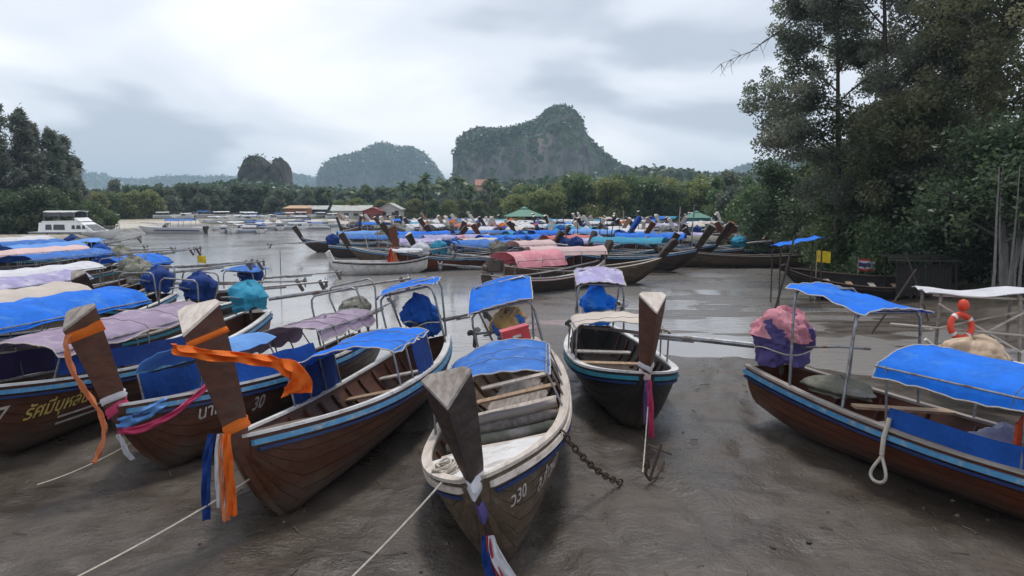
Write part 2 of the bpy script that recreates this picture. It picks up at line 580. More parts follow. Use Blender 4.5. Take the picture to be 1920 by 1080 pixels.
def mud_material():
    m = bpy.data.materials.new('wet_mud')
    m.use_nodes = True
    N, Lk = m.node_tree.nodes, m.node_tree.links
    bs = N['Principled BSDF']
    geo = N.new('ShaderNodeNewGeometry')
    sep = N.new('ShaderNodeSeparateXYZ')
    Lk.new(geo.outputs['Position'], sep.inputs[0])

    def noise(scale, detail=6, rough=0.6, st=None):
        n = N.new('ShaderNodeTexNoise')
        n.inputs['Scale'].default_value = scale
        n.inputs['Detail'].default_value = detail
        n.inputs['Roughness'].default_value = rough
        if st:
            mp = N.new('ShaderNodeMapping')
            mp.inputs['Scale'].default_value = st
            Lk.new(geo.outputs['Position'], mp.inputs['Vector'])
            Lk.new(mp.outputs[0], n.inputs['Vector'])
        else:
            Lk.new(geo.outputs['Position'], n.inputs['Vector'])
        return n.outputs['Fac']

    def rng(s, a, b, c=0.0, d=1.0):
        r = N.new('ShaderNodeMapRange')
        r.inputs['From Min'].default_value = a; r.inputs['From Max'].default_value = b
        r.inputs['To Min'].default_value = c; r.inputs['To Max'].default_value = d
        Lk.new(s, r.inputs['Value'])
        return r.outputs[0]

    def mix(f, a, b):
        x = N.new('ShaderNodeMix'); x.data_type = 'RGBA'
        Lk.new(f, x.inputs[0])
        for i, c in ((6, a), (7, b)):
            if isinstance(c, tuple):
                x.inputs[i].default_value = (*c, 1)
            else:
                Lk.new(c, x.inputs[i])
        return x.outputs[2]
    nA, nB, nC = noise(0.55), noise(3.2), noise(17, 5, .65)
    nS = noise(1.0, 5, .6, (0.35, 1.6, 1))
    col = mix(rng(nA, .35, .65), (0.050, 0.039, 0.030), (0.082, 0.065, 0.051))
    col = mix(rng(nB, .50, .72, 0, .75), col, (0.034, 0.026, 0.020))
    col = mix(rng(nC, .56, .74, 0, .7), col, (0.032, 0.026, 0.021))
    wet = rng(sep.outputs['Z'], -0.02, -0.17)
    col = mix(wet, col, mix(rng(nS, .35, .65), (0.062, 0.050, 0.042), (0.105, 0.088, 0.076)))
    at_s = N.new('ShaderNodeAttribute'); at_s.attribute_name = 'sand'
    col = mix(at_s.outputs['Fac'], col, mix(rng(nB, .3, .7), (0.42, 0.37, 0.29), (0.52, 0.46, 0.37)))
    at_l = N.new('ShaderNodeAttribute'); at_l.attribute_name = 'land'
    col = mix(at_l.outputs['Fac'], col, mix(rng(nA, .3, .7), (0.045, 0.055, 0.025), (0.075, 0.065, 0.04)))
    Lk.new(col, bs.inputs['Base Color'])
    rg = rng(nA, .38, .62, .20, .55)
    mm = N.new('ShaderNodeMix'); mm.data_type = 'FLOAT'
    Lk.new(wet, mm.inputs[0]); Lk.new(rg, mm.inputs[2])
    Lk.new(rng(nS, .3, .7, .16, .42), mm.inputs[3])
    Lk.new(mm.outputs[0], bs.inputs['Roughness'])
    bs.inputs['Specular IOR Level'].default_value = 0.4
    ad = N.new('ShaderNodeMath'); ad.operation = 'MULTIPLY_ADD'
    Lk.new(nC, ad.inputs[0]); ad.inputs[1].default_value = 0.35
    Lk.new(nB, ad.inputs[2])
    bp = N.new('ShaderNodeBump')
    bp.inputs['Strength'].default_value = 0.9
    bp.inputs['Distance'].default_value = 0.045
    Lk.new(ad.outputs[0], bp.inputs['Height'])
    Lk.new(bp.outputs[0], bs.inputs['Normal'])
    return m


MUD = mud_material()
structure(link('mud_ground', g_me, MUD))


def water_material():
    m = bpy.data.materials.new('murky_water')
    m.use_nodes = True
    N, Lk = m.node_tree.nodes, m.node_tree.links
    bs = N['Principled BSDF']
    bs.inputs['Base Color'].default_value = (0.25, 0.236, 0.226, 1)
    bs.inputs['Roughness'].default_value = 0.10
    bs.inputs['IOR'].default_value = 1.33
    bs.inputs['Specular IOR Level'].default_value = 0.5
    geo = N.new('ShaderNodeNewGeometry')
    mp = N.new('ShaderNodeMapping'); mp.inputs['Scale'].default_value = (0.7, 1.8, 1)
    Lk.new(geo.outputs['Position'], mp.inputs['Vector'])
    n = N.new('ShaderNodeTexNoise'); n.inputs['Scale'].default_value = 2.6; n.inputs['Detail'].default_value = 4
    Lk.new(mp.outputs[0], n.inputs['Vector'])
    n2 = N.new('ShaderNodeTexNoise'); n2.inputs['Scale'].default_value = 0.16; n2.inputs['Detail'].default_value = 3
    Lk.new(geo.outputs['Position'], n2.inputs['Vector'])
    r2 = N.new('ShaderNodeMapRange'); r2.inputs['From Min'].default_value = .4; r2.inputs['From Max'].default_value = .62
    r2.inputs['To Min'].default_value = .15; r2.inputs['To Max'].default_value = 1.0
    Lk.new(n2.outputs['Fac'], r2.inputs['Value'])
    bp = N.new('ShaderNodeBump'); bp.inputs['Distance'].default_value = 0.022
    Lk.new(r2.outputs[0], bp.inputs['Strength'])
    Lk.new(n.outputs['Fac'], bp.inputs['Height'])
    Lk.new(bp.outputs[0], bs.inputs['Normal'])
    return m


mb = MB()
mb.add([(-140, 16, WATER_Z), (30, 16, WATER_Z), (60, 175, WATER_Z), (-140, 175, WATER_Z)], [(0, 1, 2, 3)])
structure(part('water', mb, water_material()))

# twigs, shells and lumps left on the mud by the tide
mb = MB()
rs = np.random.RandomState(11)
for k in range(420):
    yy = 6.5 + 20 * rs.rand() ** 1.2
    xx = rs.uniform(-.68, .68) * yy
    zz = gz(xx, yy)
    if zz < WATER_Z + .02:
        continue
    if k % 3 == 0:
        a = rs.uniform(0, 6.28); l_ = rs.uniform(.05, .28)
        mb.tube([(xx, yy, zz + .008), (xx + math.cos(a) * l_ * .5, yy + math.sin(a) * l_ * .5, zz + .02), (xx + math.cos(a) * l_, yy + math.sin(a) * l_, zz + .01)], rs.uniform(.004, .010), 4)
    else:
        r0 = rs.uniform(.012, .05)
        V = [(xx + r0 * math.cos(q * 1.257) * rs.uniform(.7, 1.3), yy + r0 * math.sin(q * 1.257) * rs.uniform(.7, 1.3), zz - .01) for q in range(5)] + [(xx, yy, zz + r0 * rs.uniform(.3, .8))]
        mb.add(V, [(0, 1, 5), (1, 2, 5), (2, 3, 5), (3, 4, 5), (4, 0, 5)])
o = part('tide_litter', mb, M('litter', (0.05, 0.04, 0.03), (0.16, 0.13, 0.10), .8, rough=.8))
o['kind'] = 'stuff'
o['label'] = 'twigs, shells and small lumps strewn over the mud'
# ------------------------------------------------------------------ longtail boat
class Hull:
    def __init__(self, L=11.0, B=1.0, z0=0.82, zb=1.42, zs=1.08, rake=1.9, bluff=3.0, sb=0.42):
        self.L, self.B, self.z0, self.zb, self.zs, self.rake, self.bluff, self.sb = L, B, z0, zb, zs, rake, bluff, sb
        self.tf = 1 - rake / L

    def x(self, t):
        return -self.L / 2 + t * self.L

    def t(self, x):
        return (x + self.L / 2) / self.L

    def b(self, t):
        if t < 0.45:
            return self.B * (self.sb + (1 - self.sb) * math.sin(math.pi / 2 * max(0, t) / 0.45) ** 0.9)
        u = min(1.0, (t - 0.45) / 0.55)
        return self.B * max(0.04, (1 - u ** self.bluff) ** 0.85)

    def zg(self, t):
        return self.z0 + (self.zs - self.z0) * max(0, (0.4 - t) / 0.4) ** 1.8 + (self.zb - self.z0) * max(0, (t - 0.35) / 0.65) ** 2.2

    def zk(self, t):
        if t > self.tf:
            return self.zb * 0.97 * ((t - self.tf) / (1 - self.tf)) ** 1.6
        if t < 0.14:
            return 0.30 * ((0.14 - t) / 0.14) ** 1.5
        return 0.0

    def p(self, t, s, side, off=0.0):
        a = s * math.pi / 2
        b = self.b(t)
        fy = 0.84 * math.sin(a) ** 0.8 + 0.16 * s * s
        fz = (1 - math.cos(a)) ** 0.9
        zk, zg = self.zk(t), self.zg(t)
        return Vector((self.x(t), side * (b * fy + off), zk + (zg - zk) * fz))

    def y_at(self, x, z):
        t = self.t(x)
        s = np.linspace(0, 1, 60)
        P = [self.p(t, q, 1) for q in s]
        return float(np.interp(z, [q.z for q in P], [q.y for q in P]))


def ts_list(n, a=0.0, b=1.0):
    return [a + (b - a) * (1 - (1 - i / n) ** 1.25) for i in range(n + 1)]


def hull_mesh(H, nt=36, ns=9):
    mb = MB()
    ts = ts_list(nt)
    ss = [i / ns for i in range(ns + 1)]
    Go = [[H.p(t, s, 1) for s in reversed(ss)] + [H.p(t, s, -1) for s in ss[1:]] for t in ts]
    mb.grid(Go)
    th = 0.05

    def inner(t, s, side):
        q = H.p(t, s, side)
        b = H.b(t)
        k = max(0.02, (b - th)) / max(b, 1e-3)
        return Vector((q.x if 0 < t < 1 else q.x, q.y * k, q.z + th * (1 - s)))
    ti = [max(t, 0.006) for t in ts if t <= 0.985]
    Gi = [[inner(t, s, 1) for s in reversed(ss)] + [inner(t, s, -1) for s in ss[1:]] for t in ti]
    mb.grid(Gi, flip=True)
    # transom
    n0 = len(mb.v)
    row = Go[0]
    mb.add(row, [tuple(range(len(row)))[::-1]])
    return mb


def rail(H, t0, t1, side, y0, y1, z0, z1, n=30):
    """a strip of rectangular section running along the gunwale; y outward from the side, z from the gunwale"""
    G = []
    for i in range(n + 1):
        t = t0 + (t1 - t0) * (1 - (1 - i / n) ** 1.3)
        b, z, x = H.b(t), H.zg(t), H.x(t)
        G.append([Vector((x, side * (b + y), z + zz)) for (y, zz) in ((y0, z0), (y1, z0), (y1, z1), (y0, z1))])
    mb = MB()
    mb.grid(G, close=True, flip=(side < 0))
    mb.add(G[0], [(0, 1, 2, 3)])
    mb.add(G[-1], [(3, 2, 1, 0)])
    return mb


def plank(H, s0, s1, side, off=0.02, n=24, t0=0.004, t1=0.985):
    G = []
    for i in range(n + 1):
        t = t0 + (t1 - t0) * (1 - (1 - i / n) ** 1.3)
        G.append([H.p(t, s0, side, off), H.p(t, s1, side, off), H.p(t, s1, side, -0.005), H.p(t, s0, side, -0.005)])
    mb = MB()
    mb.grid(G, close=True, flip=(side > 0))
    mb.add(G[0], [(0, 1, 2, 3)]); mb.add(G[-1], [(3, 2, 1, 0)])
    return mb


def prow_path(H, zp, ov, n=8):
    pts = []
    for i in range(9):
        t = H.tf - 0.02 + (1.0 - H.tf + 0.02) * i / 8
        pts.append((H.x(t), H.zk(t)))
    x0, z0 = pts[-1]
    for i in range(1, n + 1):
        u = i / n
        pts.append((x0 + ov * u ** 1.15, z0 + (zp - z0) * u))
    return pts


def prow_mesh(H, zp, ov, wtop, dtop):
    P = prow_path(H, zp, ov)
    N = len(P)
    G = []
    for i, (x, z) in enumerate(P):
        a, b = P[max(i - 1, 0)], P[min(i + 1, N - 1)]
        d = Vector((b[0] - a[0], 0, b[1] - a[1])).normalized()
        f = Vector((d.z, 0, -d.x))
        u = i / 8 if i <= 8 else 1 + (i - 8) / (N - 9)
        if u <= 1:
            w, dp, fr = 0.07 + 0.14 * u ** 2, 0.06 + 0.20 * u ** 2, 0.04 + 0.05 * u
        else:
            k = u - 1
            w, dp, fr = 0.21 + (wtop / 2 + .12 - 0.21) * 0 + (wtop * .5 - .105) * k ** 0.9 + 0.0, 0.26 + (dtop * .62 - 0.26) * k, 0.09 + (dtop * .38 - 0.09) * k
            w = 0.105 + (wtop / 2 - 0.105) * k ** 0.85
        if u <= 1:
            w = w / 2
        c = Vector((x, 0, z))
        row = [c + f * fr, c + f * (fr - 0.03) + Vector((0, 0.022, 0)), c - f * dp * 0.8 + Vector((0, w, 0)), c - f * dp + Vector((0, w * .72, 0)),
               c - f * dp + Vector((0, -w * .72, 0)), c - f * dp * 0.8 - Vector((0, w, 0)), c + f * (fr - 0.03) - Vector((0, 0.022, 0))]
        if i == N - 1:                       # level top
            for q in row:
                q.z = z - (q.x - x) * 0.62
        G.append(row)
    mb = MB()
    mb.grid(G, close=True, flip=True)
    mb.add(G[-1], [tuple(range(7))[::-1]])
    cap = MB()
    c = sum(G[-1], Vector()) / 7
    lo = [c + (q - c) * 1.03 + Vector((0, 0, 0.002)) for q in G[-1]]
    hi = [c + (q - c) * 1.0 + Vector((0, 0, 0.035)) for q in G[-1]]
    cap.grid([lo, hi], close=True, flip=True)
    cap.add(hi, [tuple(range(7))[::-1]])
    cap.add(lo, [tuple(range(7))])
    return mb, cap, G


def canopy_grid(x0, x1, w0, w1, ze, zc, n=14, m=10, seed=0, sag=0.05, nb=4, droop=0.06, slope=0.0):
    rnd = random.Random(seed)
    ph = rnd.random() * 6
    G = []
    for i in range(n + 1):
        u = i / n
        w = w0 + (w1 - w0) * u
        row = []
        for j in range(m + 1):
            v = j / m * 2 - 1
            bay = math.sin(math.pi * (u * nb % 1.0)) if nb else 0
            z = ze + (zc - ze) * (1 - abs(v) ** 2.2) - sag * bay * (1 - .5 * abs(v)) + slope * (u - .5)
            z += 0.012 * math.sin(9 * u + 4 * v + ph) + 0.010 * math.sin(17 * v + 7 * u + 2 * ph)
            y = v * w / 2
            if abs(v) > 0.99:
                z -= droop + 0.015 * math.sin(u * 21 + ph)
            row.append(Vector((x0 + (x1 - x0) * u, y, z)))
        G.append(row)
    P = np.array([[tuple(q) for q in row] for row in G])
    d = .035 * fbm(P * np.array([1.3, 1.3, 0]) + seed * 5.3, 4, seed) - .03 * np.abs(fbm(P * np.array([2.6, 1.2, 0]) + seed * 2.1, 3, seed + 3))
    for i, row in enumerate(G):
        for j, q in enumerate(row):
            q.z += d[i, j]
    return G


def lump_mesh(rx, ry, rz, seed, skirt=0.30, n=26, m=20, fold=0.10, cut=-0.75, lean=0.0, box=2.0):
    """a wrinkled cover hanging over something: lumpy top with peaks, pulled-in waist, folded flared hem"""
    rnd = random.Random(seed)
    ph = [rnd.random() * 6.28 for _ in range(6)]
    V = np.zeros((m + 1, n * 2, 3))
    for i in range(m + 1):
        u = i / m                      # 0 hem .. 1 top
        zz = cut + (1 - cut) * u
        rad = (1 - max(0, zz) ** box) ** 0.62 if zz > 0 else 1 - skirt * (-zz) ** 1.2
        rad *= 1 - .16 * math.exp(-((zz + .25) / .16) ** 2)
        for k in range(n * 2):
            a = math.pi * k / n
            f = 1 + fold * (math.sin(5 * a + ph[0]) * .5 + math.sin(9 * a + ph[1] + 3 * u) * .35 + math.sin(14 * a + ph[2]) * .3) * (1 - .6 * u)
            f *= 1 + .10 * math.sin(3 * a + ph[3] + 4 * u)
            ca, sa = math.cos(a), math.sin(a)
            ca = math.copysign(abs(ca) ** .75, ca); sa = math.copysign(abs(sa) ** .75, sa)
            hz = zz * rz * (1 + .16 * math.sin(2 * a + ph[4])) + (0.02 * math.sin(5 * a + ph[5]) if i == 0 else 0)
            V[i, k] = (ca * rx * rad * f + lean * zz, sa * ry * rad * f, hz)
    d = fbm(V * 3.2 + seed * 7.1, 4, seed)
    rid = 1 - np.abs(fbm(V * 4.5 + seed * 3.3, 3, seed + 5))
    C = V / (np.linalg.norm(V, axis=2, keepdims=True) + 1e-6)
    r2 = np.abs(fbm(V * 8.5 + seed * 1.3, 3, seed + 15))
    V = V + C * ((.20 * d + .16 * rid - .14 * r2) * min(rx, ry, rz))[..., None]
    G = [[Vector(V[i, k]) for k in range(n * 2)] for i in range(m + 1)]
    mb = MB()
    mb.grid(G, close=True)
    mb.add(G[-1], [tuple(range(n * 2))])
    return mb


def move(mb, d):
    d = Vector(d)
    mb.v = [tuple(Vector(p) + d) for p in mb.v]
    return mb


def engine_mesh():
    mb = MB()
    mb.box((0, 0, 0.22), (0.75, 0.34, 0.36))
    mb.box((0.02, 0, 0.46), (0.58, 0.26, 0.16))
    for k in range(4):
        mb.lathe([(0.001, .0), (0.05, .0), (0.05, .10), (0.001, .10)], 8, (-.2 + k * .14, 0, .54))
    mb.box((0.47, 0, 0.28), (0.10, 0.50, 0.46))
    mb.lathe([(0.001, -.06), (0.17, -.06), (0.17, .06), (0.001, .06)], 14, (0.36, 0, .26), 'X')
    mb.lathe([(0.001, -.16), (0.13, -.16), (0.15, .1), (0.001, .1)], 12, (-0.42, 0, .2), 'X')
    mb.tube([(-.2, .2, .42), (-.1, .3, .5), (0, .30, .58), (-.2, .3, .6)], .035, 8)
    mb.lathe([(0.001, .0), (0.10, .0), (0.10, .14), (0.001, .14)], 12, (.1, -.2, .44))
    mb.box((0, 0, -.02), (.9, .42, .06))
    mb.tube([(0, 0, -.04), (0, 0, -.5)], .06, 8)
    return mb


def shaft_meshes(length, rise):
    mb = MB()
    e = Vector((-length, 0, rise))
    s = Vector((-.5, 0, .0))
    mb.tube([s, s.lerp(e, .35)], .055, 8)
    mb.tube([s.lerp(e, .35), e], .034, 8)
    mb.beam(s.lerp(e, .3) + Vector((0, 0, -.06)), s.lerp(e, .62) + Vector((0, 0, -.07)), .02, .05)
    fin = MB()
    q = s.lerp(e, .93)
    fin.beam(q + Vector((0, 0, 0.06)), q + Vector((-.22, 0, -.34)), .018, .12, up=(1, 0, 0))
    pr = MB()
    d = (e - s).normalized()
    pr.lathe([(0.001, -.06), (0.045, -.05), (0.045, .06), (0.001, .09)], 10, e, 'X')
    for k in range(3):
        a = k * 2.094 + .4
        r1 = Vector((0, math.cos(a), math.sin(a)))
        tn = Vector((0, -math.sin(a), math.cos(a)))
        G = [[e + r1 * .04 + tn * .03 + d * .03, e + r1 * .04 - tn * .03 - d * .03], [e + r1 * .13 + tn * .09 + d * .04, e + r1 * .13 - tn * .06 - d * .04],
             [e + r1 * .2 + tn * .05 + d * .02, e + r1 * .2 - tn * .03 - d * .03]]
        pr.sheet(G, .012)
    return mb, fin, pr


CACHE = {}


def cached(key, fn):
    if key not in CACHE:
        CACHE[key] = fn()
    return CACHE[key]


def text_part(H, body, x0, z0, size, side, mat, parent, off=0.034, shear=0.0):
    cu = bpy.data.curves.new('lettering', 'FONT')
    cu.body = body
    cu.size = size
    cu.shear = shear
    cu.offset = size * 0.012
    cu.resolution_u = 3
    to = bpy.data.objects.new('lettering', cu)
    COL.objects.link(to)
    dg = bpy.context.evaluated_depsgraph_get()
    me = bpy.data.meshes.new_from_object(to.evaluated_get(dg))
    bpy.data.objects.remove(to)
    bpy.data.curves.remove(cu)
    for v in me.vertices:
        u, w = v.co.x, v.co.y
        x = x0 - side * u            # on the port side the bow lies to the reader's left
        z = z0 + w
        v.co = (x, side * (H.y_at(x, z) + off), z)
    me.name = 'lettering'
    return link('lettering', me, mat, parent)


def longtail(pos, heading, heel=0.0, pitch=0.0, L=11.0, B=1.0, lod=1, hull=W_BROWN, trim=P_WHITE, stripe=P_BLUE, capm=W_GREY, prow=None,
             zp=2.45, ov=0.75, wtop=0.5, dtop=0.48, canopy=None, stern=None, curtain=None, engine=True, cover=None, shaft=(4.2, 0.25), tilt=0.0,
             deck=None, benches=5, post=STEEL, hp=None, name='longtail_boat', cover_part=True, inner=None, steer=0.0, covered=False):
    hp = hp or {}
    H = Hull(L=L, B=B, **hp)
    hk = (L, B, tuple(sorted(hp.items())))
    root = empty(name, pos, (heel, pitch, heading))
    root['_'] = 0
    del root['_']
    prow = prow or hull
    nt, ns = (40, 10) if lod == 0 else ((24, 7) if lod == 1 else (12, 5))
    inner = inner or W_OLIVE
    link('hull', cached(('hull', hk, nt), lambda: hull_mesh(H, nt, ns).mesh('hull', 40)), hull, root)
    if lod == 0:
        ss = [0.30, 0.44, 0.57, 0.69, 0.80, 0.90, 0.995]
        for side in (1, -1):
            for a, b in zip(ss[:-1], ss[1:]):
                link('plank', cached(('plank', hk, a, side), lambda: plank(H, a + .0035, b - .0035, side).mesh('plank', 40)), hull, root)
    for side in (1, -1):
        if lod < 2:
            link('gunwale', cached(('gun', hk, side, lod), lambda: rail(H, 0, .99, side, -0.09, 0.045, 0.004, 0.045, 30 if lod == 0 else 16).mesh('gunwale', 40)), trim, root)
        link('rub_rail', cached(('rub', hk, side, lod), lambda: rail(H, 0, .985, side, 0.0, 0.055, -0.115, -0.045, 30 if lod == 0 else 14).mesh('rub_rail', 40)), stripe, root)
        if lod == 0:
            link('lower_rail', cached(('rub2', hk, side), lambda: rail(H, 0, .98, side, 0.0, 0.038, -0.19, -0.15).mesh('lower_rail', 40)), P_NAVY, root)
    pk = ('prow', hk, zp, ov, wtop, dtop)
    if pk not in CACHE:
        a, c, G = prow_mesh(H, zp, ov, wtop, dtop)
        CACHE[pk] = (a.mesh('prow', 35), c.mesh('prow_cap'), G)
    link('prow', CACHE[pk][0], prow, root)
    link('prow_cap', CACHE[pk][1], capm, root)
    root_info = {'H': H, 'G': CACHE[pk][2], 'root': root, 'mat': Matrix.Translation(pos) @ Euler((heel, pitch, heading)).to_matrix().to_4x4()}
    # inside: floor boards, benches, deck
    zf = 0.30

    def floor():
        mb = MB()
        G = []
        for i in range(13):
            t = .07 + .80 * i / 12
            y = max(.05, H.y_at(H.x(t), max(zf, H.zk(t) + .1)) - .06)
            G.append([Vector((H.x(t), y, max(zf, H.zk(t) + .1))), Vector((H.x(t), -y, max(zf, H.zk(t) + .1)))])
        return mb.sheet(G, .02).mesh('floor')
    link('floor', cached(('floor', hk), floor), inner, root)
    if deck:
        def deckm():
            mb = MB()
            G = []
            for i in range(11):
                t = deck[0] + (deck[1] - deck[0]) * i / 10
                y = max(.02, H.b(t) - .07)
                G.append([Vector((H.x(t), y * k, H.zg(t) - .05 + .03 * (1 - k * k))) for k in (1, .5, 0, -.5, -1)])
            return mb.sheet(G, .03).mesh('foredeck', 40)
        link('foredeck', cached(('deck', hk, deck[:2]), deckm), deck[2], root)
    if lod < 2 and benches:
        for i in range(benches):
            t = .22 + .52 * i / max(1, benches - 1)

            def bench(t=t):
                mb = MB()
                z = H.zg(t) - .28
                y = H.y_at(H.x(t), z) - .05
                mb.box((H.x(t), 0, z), (.26, 2 * y, .035))
                return mb.mesh('bench')
            link('bench', cached(('bench', hk, round(t, 3)), bench), W_TAN if i % 2 else W_PALE, root)
    if lod == 0:
        for i in range(12):
            t = .1 + .75 * i / 11
            for side in (1, -1):
                pts = [H.p(t, s, side, -.075) + Vector((0, 0, .02)) for s in (.35, .5, .65, .8, .93)]
                part('rib', MB().tube(pts, .03, 5), W_BROWN, root)
    # canopy on posts
    if canopy:
        c = dict(t0=.25, t1=.72, ze=1.78, zc=2.02, mat=C_BLUE, nb=3, seed=1, w=2.0 * B * .98, w1=None, sag=.05, droop=.07, slope=0)
        c.update(canopy)
        x0, x1 = H.x(c['t0']), H.x(c['t1'])
        ck = ('can', hk, tuple(sorted((k, v) for k, v in c.items() if k != 'mat')), lod)
        n, m = (44, 24) if lod == 0 else ((12, 8) if lod == 1 else (6, 5))
        G = canopy_grid(x0, x1, c['w'], c['w1'] or c['w'], c['ze'], c['zc'], n, m, c['seed'], c['sag'], c['nb'], c['droop'], c['slope'])
        link('canopy', cached(ck, lambda: MB().sheet(G, .012).mesh('canopy', 50)), c['mat'], root)
        npst = c['nb'] + 1
        if lod == 0:
            edge = [G[i][0] for i in range(n + 1)] + [G[n][j] for j in range(1, m + 1)] + [G[i][m] for i in range(n - 1, -1, -1)] + [G[0][j] for j in range(m - 1, -1, -1)]
            part('hem', MB().tube(edge, .011, 5, cap=False), ROPE, root, 60)
            for i in range(1, c['nb']):
                row = G[int(n * i / c['nb'])]
                part('seam', MB().tube([q + Vector((0, 0, .002)) for q in row], .006, 4), ROPE_D, root)
        if lod < 2:
            for i in range(npst):
                u = .03 + .94 * i / (npst - 1)
                t = c['t0'] + (c['t1'] - c['t0']) * u
                for side in (1, -1):
                    y1 = (c['w'] + ((c['w1'] or c['w']) - c['w']) * u) / 2 - .04
                    zt = c['ze'] + c['slope'] * (u - .5)
                    link('post', cached(('post', ck, i, side), lambda: MB().tube([(H.x(t), side * (H.b(t) - .05), H.zg(t) + .02), (H.x(t), side * y1, zt)], .018, 6).mesh('post')), post, root)
            for side in (1, -1):
                def rl():
                    ya, yb = c['w'] / 2 - .04, (c['w1'] or c['w']) / 2 - .04
                    return MB().tube([(x0, side * ya, c['ze'] - .02 - c['slope'] / 2), (x1, side * yb, c['ze'] - .02 + c['slope'] / 2)], .016, 6).mesh('canopy_rail')
                link('canopy_rail', cached(('crail', ck, side), rl), post, root)
        else:
            def fr2():
                mb = MB()
                for i in range(npst):
                    u = .03 + .94 * i / (npst - 1)
                    t = c['t0'] + (c['t1'] - c['t0']) * u
                    for side in (1, -1):
                        mb.tube([(H.x(t), side * (H.b(t) - .05), H.zg(t)), (H.x(t), side * (c['w'] / 2 - .04), c['ze'])], .03, 4)
                return mb.mesh('canopy_frame')
            link('canopy_frame', cached(('cfr', ck), fr2), post, root)['kind'] = 'stuff'
    if curtain:
        for q in curtain:
            k = dict(t0=.3, t1=.8, z0=.05, z1=.42, side=1, mat=C_ROYAL)
            k.update(q)
            G = []
            for i in range(17):
                t = k['t0'] + (k['t1'] - k['t0']) * i / 16
                row = []
                for j in range(5):
                    v = j / 4
                    z = H.zg(t) + k['z0'] + (k['z1'] - k['z0']) * v if not k.get('abs') else k['z0'] + (k['z1'] - k['z0']) * v
                    row.append(Vector((H.x(t), k['side'] * (H.b(t) - .03 + .014 * math.sin(i * 2.1 + j)), z + .012 * math.sin(i * 1.3))))
                G.append(row)
            part('side_curtain', MB().sheet(G, .01), k['mat'], root, 50)
    if stern:
        s = dict(t0=.02, t1=.15, w=1.25, z=2.25, mat=C_BLUE, slope=-.12, bar=True, sheet=True, roll=0.0)
        s.update(stern)
        for i, t in enumerate((s['t0'] + .01, s['t1'] - .01)):
            mb = MB()
            zt = s['z'] + s['slope'] * (i - .5) - .03
            y = s['w'] / 2 - .06
            bb = H.b(t) - .06
            mb.tube([(H.x(t), bb, H.zg(t)), (H.x(t), y + .03, zt - .25), (H.x(t), y, zt - .08), (H.x(t), y - .1, zt), (H.x(t), -y + .1, zt), (H.x(t), -y, zt - .08), (H.x(t), -y - .03, zt - .25), (H.x(t), -bb, H.zg(t))], .024, 8)
            part('stern_hoop', mb, post, root, 60)
        if s['sheet']:
            G = canopy_grid(H.x(s['t0']) - .08, H.x(s['t1']) + .08, s['w'], s['w'], s['z'], s['z'] + .05, 16, 16, 3, .02, 1, .03, s['slope'])
            if s['roll']:
                for row in G:
                    for q in row:
                        q.z += q.y * s['roll']
            part('stern_canopy', MB().sheet(G, .014), s['mat'], root, 50)
            if lod == 0:
                edge = G[0] + [r_[-1] for r_ in G[1:]] + G[-1][-2::-1] + [r_[0] for r_ in G[-2::-1]]
                part('hem', MB().tube(edge, .011, 5, cap=False), ROPE, root, 60)
    if engine:
        ex, ez = H.x(0.0) + .35, H.zs + .16
        eng = link('engine', cached('engine', lambda: move(engine_mesh(), (0, 0, 0)).mesh('engine', 30)), IRON, root)
        eng.location = (ex, 0, ez + (.05 if covered else 0))
        if covered or cover is not None:
            eng.scale = (.66, .66, .62)
        ss_ = cached(('shaft', shaft), lambda: tuple(m_.mesh(nm, 40) for m_, nm in zip(shaft_meshes(*shaft), ('propeller_shaft', 'skeg', 'propeller'))))
        for nm, me in zip(('propeller_shaft', 'skeg', 'propeller'), ss_):
            if lod == 2 and nm != 'propeller_shaft':
                continue
            o = link(nm, me, STEEL if nm != 'skeg' else IRON, root)
            o.location = (ex, 0, ez + .2)
            o.rotation_euler = (0, tilt, steer)
        if lod < 2:
            def till():
                return MB().tube([(.4, 0, .3), (1.2, .1, .45), (1.75, .16, .5)], .022, 6).mesh('tiller')
            o = link('tiller', cached('tiller', till), STEEL, root)
            o.location = (ex, 0, ez)
        root_info['eng'] = Vector((ex, 0, ez))
        if cover is not None and cover_part:
            o = link('engine_cover', cached(('cov', lod, sum(map(ord, cover.name)) % 3), lambda: lump_mesh(.54, .40, .42, sum(map(ord, cover.name)) % 3, n=16 if lod < 2 else 9, m=12 if lod < 2 else 6, fold=.16).mesh('engine_cover', 32)), cover, root)
            o.location = (ex, 0, ez + .30)
    return root, root_info


def on_boat(name, mb, mat, info, smooth=None):
    o = part(name, mb, mat, None, smooth)
    o.matrix_world = info['mat']
    return o


